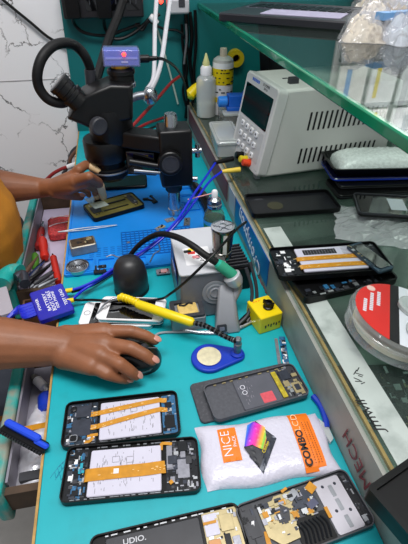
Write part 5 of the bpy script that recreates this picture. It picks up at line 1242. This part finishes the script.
# heap of thin tools
cols = [M_grpl, M_dullsteel, M_black, M_dullsteel, mat('navy pen', '#23346a', .4), mat('grey tool', '#77767c', .45), M_dullsteel, M_black, mat('pale tool', '#b8b3b0', .45), M_grpl, mat('brown tool', '#5d4436', .5), M_dullsteel]
ends = [((28, 285), (52, 262)), ((30, 288), (56, 268)), ((26, 282), (46, 258)), ((33, 289), (58, 274)), ((22, 284), (44, 262)), ((36, 291), (60, 281)), ((24, 288), (40, 266)), ((30, 280), (50, 266)), ((40, 290), (62, 286)), ((34, 284), (54, 272)), ((20, 280), (38, 256)), ((38, 288), (58, 278))]
for k, ((q0, q1), m) in enumerate(zip(ends, cols)):
    z = -.071+.003*k
    stick(dp(*q0, z), dp(*q1, z), .0042, m, 'thin_tool', 'thin hand tool in the jumbled heap of tweezers and picks in the far drawer', 'hand tool', 'thin tools heaped in the far drawer', prof=[(.0025, 0), (.005, .1), (.0045, .6), (.0012, 1)], n=8)
# red mesh bag
c_ = dp(59, 234, -.08)
t = thing('mesh_bag', 'red and white woven mesh bag in the far drawer', 'bag', (c_.x+.008, c_.y, zf+.0005), .1)
M_mesh = mat('red woven mesh', '#c23a3c', .7, var=.45, vscale=220, bump=.5, bscale=200)
s = MB(); s.slab(.060, .085, 0, .026, .012, M_mesh, ch=.006); s.build('pouch', t)
s = MB(); s.tube([(-.026, -.01, .0265), (-.01, -.004, .028), (.012, -.002, .028), (.028, .004, .0265)], .0012, M_print, 6); s.tube([(-.02, .03, .0265), (.0, .033, .0275), (.024, .028, .0265)], .0012, M_print, 6); s.build('string', t)
# teal capped roller at the drawer front corner
c_ = P(8, 280, -.01)
t = thing('teal_clamp', 'teal tool with a dark jaw resting on the near end of the far drawer', 'clamp', (c_.x, c_.y, -.02))
s = MB(); s.tube([P(2, 285, .0), P(7, 276, .0), P(14, 272, .0), P(20, 273, .0)], .017, M_tealpaint, 12); s.build('body', t, True)
s = MB(); s.tube([P(16, 278, .006), P(23, 275, .006), P(25, 284, .006)], .010, M_dkshield, 10); s.build('jaw', t, True)
# between the drawers: a brown carton and a grey strip
a, b = P(8, 292, -.045), P(34, 300, -.045)
t = thing('brown_carton', 'open brown cardboard box between the two drawers beneath the blue tag', 'carton', (-.172, .625, -.15), .1)
s = MB(); s.ring(.10, .13, .002, .004, 0, .105, mat('brown card', '#6a4a33', .6, var=.2)); s.slab(.098, .128, 0, .004, .002, M_dkwood); s.build('box', t)
a = P(3, 300, .0)
t = thing('grey_clip', 'pale grey ribbed clip at the left edge of the photo beside the blue leads', 'clip', P(4, 300, .0))
s = MB(); d = P(8, 316, .0)-P(1, 290, .0); q = P(4, 302, .0); X = TX(q.x, q.y, .0, math.atan2(d.y, d.x)); s.slab(d.length, .022, -.004, .004, .003, mat('pale grey clip', '#aaa6b0', .45), X=X); s.build('clip', t, True)
# near drawer
t = thing('silver_pouch', 'shiny silver foil pouch with an orange band lying in the near drawer', 'pouch', P(36, 440, -.065))
q0, q1 = P(38, 398, -.055), P(31, 492, -.055); d = q0-q1; ang = math.atan2(d.y, d.x)
X = Matrix.Translation((q0+q1)/2-Vector((-.004, 0, .0)))@ Matrix.Rotation(ang, 4, 'Z')
M_foil = mat('silver foil', '#dddce4', .25, metal=.35, bump=.9, bscale=22, var=.05)
s = MB(); n1, n2 = 24, 10; vs = []; fs = []
for i in range(n1+1):
    for j in range(n2+1):
        u, v = i/n1-.5, j/n2-.5; w = .056*(1 if u < .12 else max(.25, 1-(u-.12)*2.0)); e = max(0, 1-abs(2*v)**3)
        vs.append(X @ Vector((u*d.length, v*w, -.010+.016*e*(1-abs(2*u)**6)+.0018*math.sin(i*1.7+j*.9))))
N = len(vs); vs += [v-Vector((0, 0, .0014)) for v in vs]
for i in range(n1):
    for j in range(n2): a = i*(n2+1)+j; fs += [(a, a+1, a+n2+2, a+n2+1), (N+a+n2+1, N+a+n2+2, N+a+1, N+a)]
s.add(vs, fs, M_foil); s.build('foil', t, True)
s = MB(); s.box((.12*d.length, 0, .0068), (.009, .046, .0008), M_flex, X=X); s.build('orange_band', t, True, smooth=False)
t = thing('glue_tube', 'small white tube with a pointed cap in the near drawer under the forearm', 'tube', P(42, 385, -.06))
s = MB(); s.prof(P(36, 379, -.055), P(48, 391, -.055), [(.005, 0), (.008, .1), (.0075, .7), (.004, .75), (.003, 1)], M_white, 14); s.build('tube', t, True)
s = MB(); s.prof(P(33, 376, -.055), P(36, 379, -.055), [(.004, 0), (.007, 1)], mat('grey cap', '#8d8a84', .5), 12); s.build('cap', t, True)
t = MB(); t.prof(P(47, 412, -.055), P(46, 394, -.055), [(.008, 0), (.013, .15), (.013, .8), (.008, 1)], M_blue, 16); tag(t.build('blue_vial'), 'blue plastic vial in the near drawer against the bench edge', 'vial')
s = MB(); q0, q1 = P(20, 474, -.05), P(44, 476, -.05); s.slab((q1-q0).length, .012, -.003, .003, .002, M_grpl, X=TX((q0.x+q1.x)/2, (q0.y+q1.y)/2, -.052, .02)); tag(s.build('dark_strap'), 'dark grey strap lying across the silver pouch', 'strap')
# blue brush across the drawer front
a, b = P(4, 426, .004), P(47, 449, .004); d = b-a; ang = math.atan2(d.y, d.x)
t = thing('cleaning_brush', 'blue backed brush with black bristles lying across the near drawer and bench edge', 'brush', (a+b)/2-Vector((0, 0, .002)), ang)
l_ = d.length
s = MB(); s.slab(l_*.80, .0095, .006, .014, .004, mat('bright blue brush', '#1747d6', .4), (-.004, .003), ch=.002); s.slab(l_*.3, .007, .006, .011, .003, mat('bright blue brush', '#1747d6', .4), (l_*.40, .0), ch=.002); s.build('handle', t)
s = MB(); s.slab(l_*1.0, .016, .0, .0065, .004, M_black, (0, -.001), ch=.002)
for k in range(16): s.box((-l_*.45+l_*.9*k/15, -.0085, .003), (.003, .004, .005), M_chip)
s.build('bristles', t)
# black stool past the person
t = thing('stool', 'black padded stool standing on the floor beyond the seated person', 'stool', (-.50, 1.22, -.75))
s = MB(); s.lathe([(.15, .50), (.165, .51), (.17, .53), (.165, .555), (.14, .565), (.001, .567)], M_blackrub, n=32); s.build('seat', t)
s = MB(); s.cyl((0, 0, .06), (0, 0, .50), .022, M_steel); s.build('column', t)
for k in range(4):
    s = MB(); a = k*PI/2+.4; s.tube([(0, 0, .07), (.12*math.cos(a), .12*math.sin(a), .045), (.2*math.cos(a), .2*math.sin(a), .012)], .012, M_black, 8); s.build('leg', t)

# ------------------------------------------------------------------ the repairer
def finish(mb, name, parent, vox, sm, mats):
    me = bpy.data.meshes.new('tmp'); me.from_pydata([tuple(v) for v in mb.v], [], mb.f); ob = bpy.data.objects.new('tmp', me); C.objects.link(ob)
    bm = bmesh.new(); bm.from_mesh(me); bmesh.ops.recalc_face_normals(bm, faces=bm.faces); bm.to_mesh(me); bm.free()
    m = ob.modifiers.new('r', 'REMESH'); m.mode = 'VOXEL'; m.voxel_size = vox
    m2 = ob.modifiers.new('s', 'SMOOTH'); m2.iterations = sm; m2.factor = .5
    dg = bpy.context.evaluated_depsgraph_get(); me2 = bpy.data.meshes.new_from_object(ob.evaluated_get(dg)); bpy.data.objects.remove(ob)
    inv = WM[parent.name].inverted() if parent else Matrix()
    me2.transform(inv); me2.name = name; me2.materials.clear()
    for k in mats: me2.materials.append(k)
    me2.shade_smooth(); o = bpy.data.objects.new(name, me2); C.objects.link(o)
    if parent: o.parent = parent
    return o
def chain(mb, pts, m=M_skin, n=16):
    pts = [(Vector(p), r) for p, r in pts]
    for (a, ra), (b, rb) in zip(pts, pts[1:]): mb.capsule(a, ra, b, rb, m, n)
per = thing('person', 'person in an ochre shirt seated left of the bench, one hand on the mouse', 'person', (-.47, .76, -.72))
b = MB()
TC = Vector((-.405, .78, 0))
PS = Vector((.035, .06, 0))
_c = chain
def chainS(mb, pts, *a): _c(mb, [(Vector(p)+PS, r) for p, r in pts], *a)
# torso, neck, head
chainS(b, [((-.47, .76, -.27), .135), ((-.43, .77, -.10), .125), ((-.41, .77, .05), .135), ((-.43, .77, .17), .10)])
for sgn in (-1, 1):
    chainS(b, [((-.47, .76+sgn*.06, -.27), .12), ((-.43, .77+sgn*.07, -.08), .11), ((-.42, .77+sgn*.08, .06), .115), ((-.44, .77+sgn*.13, .17), .062)])
    chainS(b, [((-.47, .76+sgn*.09, -.29), .085), ((-.12, .76+sgn*.10, -.29), .062), ((-.13, .76+sgn*.10, -.50), .052), ((-.15, .76+sgn*.10, -.68), .040), ((-.06, .76+sgn*.10, -.715), .032)])
chainS(b, [((-.43, .77, .19), .058), ((-.405, .77, .28), .052)])
hc = Vector((-.375, .77, .375))+PS
b.ell(hc, (.095, .074, .105), M_skin); b.ell(hc+Vector((.035, 0, -.055)), (.055, .050, .060), M_skin)
b.prof(hc+Vector((.088, 0, .012)), hc+Vector((.098, 0, -.028)), [(.006, 0), (.015, .85), (.009, 1)], M_skin, 12)
for sgn in (-1, 1): b.ell(hc+Vector((-.01, sgn*.077, -.01)), (.018, .010, .030), M_skin)
# right arm to the mouse
wz = .040
sR = Vector((-.45, .58, .15)); eR = Vector((-.46, .53, -.03)); wR = P(66, 347, .034)
a1 = P(0, 343, .046)
chain(b, [(sR, .056), (eR, .045), (a1, .0385), (a1.lerp(wR, .6), .0315), (wR, .0265)])
chain(b, [(P(66, 339, .034), .022), (P(66, 355, .032), .022), ])
K = dict(i=P(104, 332, .046), m=P(104, 344, .049), r=P(100, 355, .046), p=P(92, 366, .038))
w1, w2 = P(69, 339, .034), P(69, 356, .032)
wm = P(70, 347, .036)
for k, r in (('i', .0150), ('m', .0155), ('r', .0150), ('p', .0140)):
    chain(b, [(w1 if k in 'i' else (wm if k in 'mr' else w2), .021), (K[k], r)])
chain(b, [(P(84, 345, .032), .020), (P(92, 350, .034), .018)])
FR = [((K['i'], .0115), (P(131, 331.5, .050), .0098), (P(146, 336, .042), .0088), (P(155, 340.5, .034), .0076)),
      ((K['m'], .0118), (P(131, 348, .055), .0102), (P(145, 355, .047), .0092), (P(152.5, 360.5, .038), .0080)),
      ((K['r'], .0112), (P(120, 364, .046), .0098), (P(130, 371, .034), .0088), (P(136, 375.5, .022), .0078)),
      ((K['p'], .0105), (P(107, 374, .034), .0088), (P(119, 378, .022), .0078), (P(127, 380, .013), .0068))]
for f in FR: chain(b, f)
chain(b, [(P(84, 338, .034), .015), (P(100, 331, .024), .0125), (P(116, 332, .018), .0105), (P(126, 336, .016), .0085)])   # thumb on the far side of the mouse
# left arm to the stripped phone
sL = Vector((-.45, .96, .15)); eL = Vector((-.50, 1.02, .02)); wL = P(42, 188, .062)
a2 = P(0, 187, .075)
chain(b, [(sL, .056), (eL, .046), (a2, .0385), (a2.lerp(wL, .6), .029), (wL, .0225)])
Kl = dict(i=P(70, 178, .100), m=P(75, 181, .104), r=P(74, 186, .092), p=P(70, 189, .078))
for k, r in (('i', .0150), ('m', .0150), ('r', .014), ('p', .0125)): chain(b, [(wL, .0215), (P(55, 187, .072), .0200), (Kl[k], r)])
FL = [((Kl['i'], .0125), (P(79, 169.5, .122), .0110), (P(86, 164.5, .124), .0097), (P(92, 166.5, .119), .0088)),
      ((Kl['m'], .0122), (P(89, 176.5, .122), .0108), (P(98.5, 182, .094), .0096), (P(101.5, 190, .066), .0086)),
      ((Kl['r'], .0115), (P(86, 184, .098), .0095), (P(94, 189, .068), .0085), (P(96, 195, .046), .0076)),
      ((Kl['p'], .0105), (P(80, 188, .076), .0085), (P(87, 191, .056), .0075), (P(89, 195, .042), .0066))]
for f in FL: chain(b, f)
chain(b, [(P(55, 190, .066), .0185), (P(64, 193, .058), .0145), (P(73, 195.5, .048), .0112), (P(80.5, 197, .040), .0088)])
finish(b, 'body', per, .0024, 5, [M_skin])
# nails
def nail(tip, prev, lift, r, side=Vector((0, 0, 1)), name='fingernail'):
    tip, prev = Vector(tip), Vector(prev); d = (tip-prev).normalized(); up = (side-d*side.dot(d)).normalized(); w = d.cross(up)
    X = Matrix.Translation(tip+up*lift+d*.001) @ Matrix((d, w, up)).transposed().to_4x4()
    s = MB(); s.ell((0, 0, 0), (r*1.15, r*.85, .0016), M_nail, X); s.build(name, per, True)
for f, up in zip(FR, ((.25, -.15, 1), (.3, -.2, 1), (.3, -.3, 1), (.2, -.4, 1))): nail(f[3][0], f[2][0], f[3][1]*.86, .0062, Vector(up))
nail(P(80.5, 197, .040), P(73, 195.5, .048), .0086, .0068, Vector((0, -.5, 1)))
# finger cots on the raised hand
for a, c_, r in ((P(91, 166.2, .120), P(98.5, 170.5, .112), .0094), (P(100, 185.5, .082), P(103.5, 197, .040), .0096), (P(95.2, 192, .056), P(96.8, 197, .040), .0083)):
    s = MB(); s.capsule(a, r, c_, r*.86, M_cot, 16); s.build('finger_cot', per, True)
# shirt
b = MB()
chainS(b, [((-.47, .76, -.33), .142), ((-.43, .77, -.10), .138), ((-.41, .77, .05), .146), ((-.43, .77, .17), .108), ((-.43, .77, .205), .072)])
for sgn in (-1, 1):
    chainS(b, [((-.47, .76+sgn*.06, -.33), .132), ((-.43, .77+sgn*.07, -.08), .124), ((-.42, .77+sgn*.08, .06), .127), ((-.44, .77+sgn*.13, .17), .074)])
chainS(b, [((-.44, .64, .17), .072), (sR-PS, .068), (sR.lerp(eR, .75)-PS, .062)]); chainS(b, [((-.44, .90, .17), .072), (sL-PS, .068), (sL.lerp(eL, .75)-PS, .062)])
finish(b, 'shirt', per, .005, 8, [M_shirt])
b = MB()
for sgn in (-1, 1): chainS(b, [((-.47, .76+sgn*.075, -.30), .112), ((-.12, .76+sgn*.10, -.29), .070), ((-.13, .76+sgn*.10, -.50), .060), ((-.15, .76+sgn*.10, -.65), .054)])
finish(b, 'trousers', per, .006, 6, [M_grey])
b = MB(); b.ell(hc+Vector((-.018, 0, .030)), (.098, .083, .098), M_hair); b.ell(hc+Vector((-.05, 0, -.02)), (.06, .078, .08), M_hair); finish(b, 'hair', per, .004, 4, [M_hair])
for sgn in (-1, 1):
    s = MB(); s.ell(hc+Vector((.083, sgn*.031, .004)), (.010, .013, .009), M_white); s.ell(hc+Vector((.0915, sgn*.031, .003)), (.003, .0055, .0055), M_chip); s.build('eye', per, True)
s = MB(); s.ell(hc+Vector((.086, 0, -.062)), (.007, .022, .006), mat('lips', '#8a4a40', .5)); s.build('mouth', per, True)

# ------------------------------------------------------------------ light
w = bpy.data.worlds.new('world'); bpy.context.scene.world = w; w.use_nodes = True
bg = w.node_tree.nodes['Background']; bg.inputs['Color'].default_value = (.90, .95, 1, 1); bg.inputs['Strength'].default_value = .38
def area(name, loc, rot, sx, sy, e, col=(1, 1, 1)):
    l = bpy.data.lights.new(name, 'AREA'); l.shape = 'RECTANGLE'; l.size = sx; l.size_y = sy; l.energy = e; l.color = col
    o = bpy.data.objects.new(name, l); C.objects.link(o); o.location = loc; o.rotation_euler = rot; return o
area('ceiling_lamp', (.05, .25, 1.75), (math.radians(8), 0, 0), 1.2, .5, 33, (1, .985, .97))
area('sachet_fill_light', (.97, 1.27, .85), (math.radians(60), 0, 0), .5, .10, 2.2, (.97, .98, 1))  # added fill light, brightens the hung sachets so the shelf mirrors them pale
sc = bpy.context.scene
sc.view_settings.view_transform = 'Standard'; sc.view_settings.look = 'None'; sc.view_settings.gamma = 1; sc.view_settings.exposure = 0.0
sc.view_settings.use_curve_mapping = False
sc.cycles.use_denoising = True; sc.cycles.max_bounces = 10; sc.cycles.transparent_max_bounces = 24
sc.cycles.caustics_reflective = False; sc.cycles.caustics_refractive = False
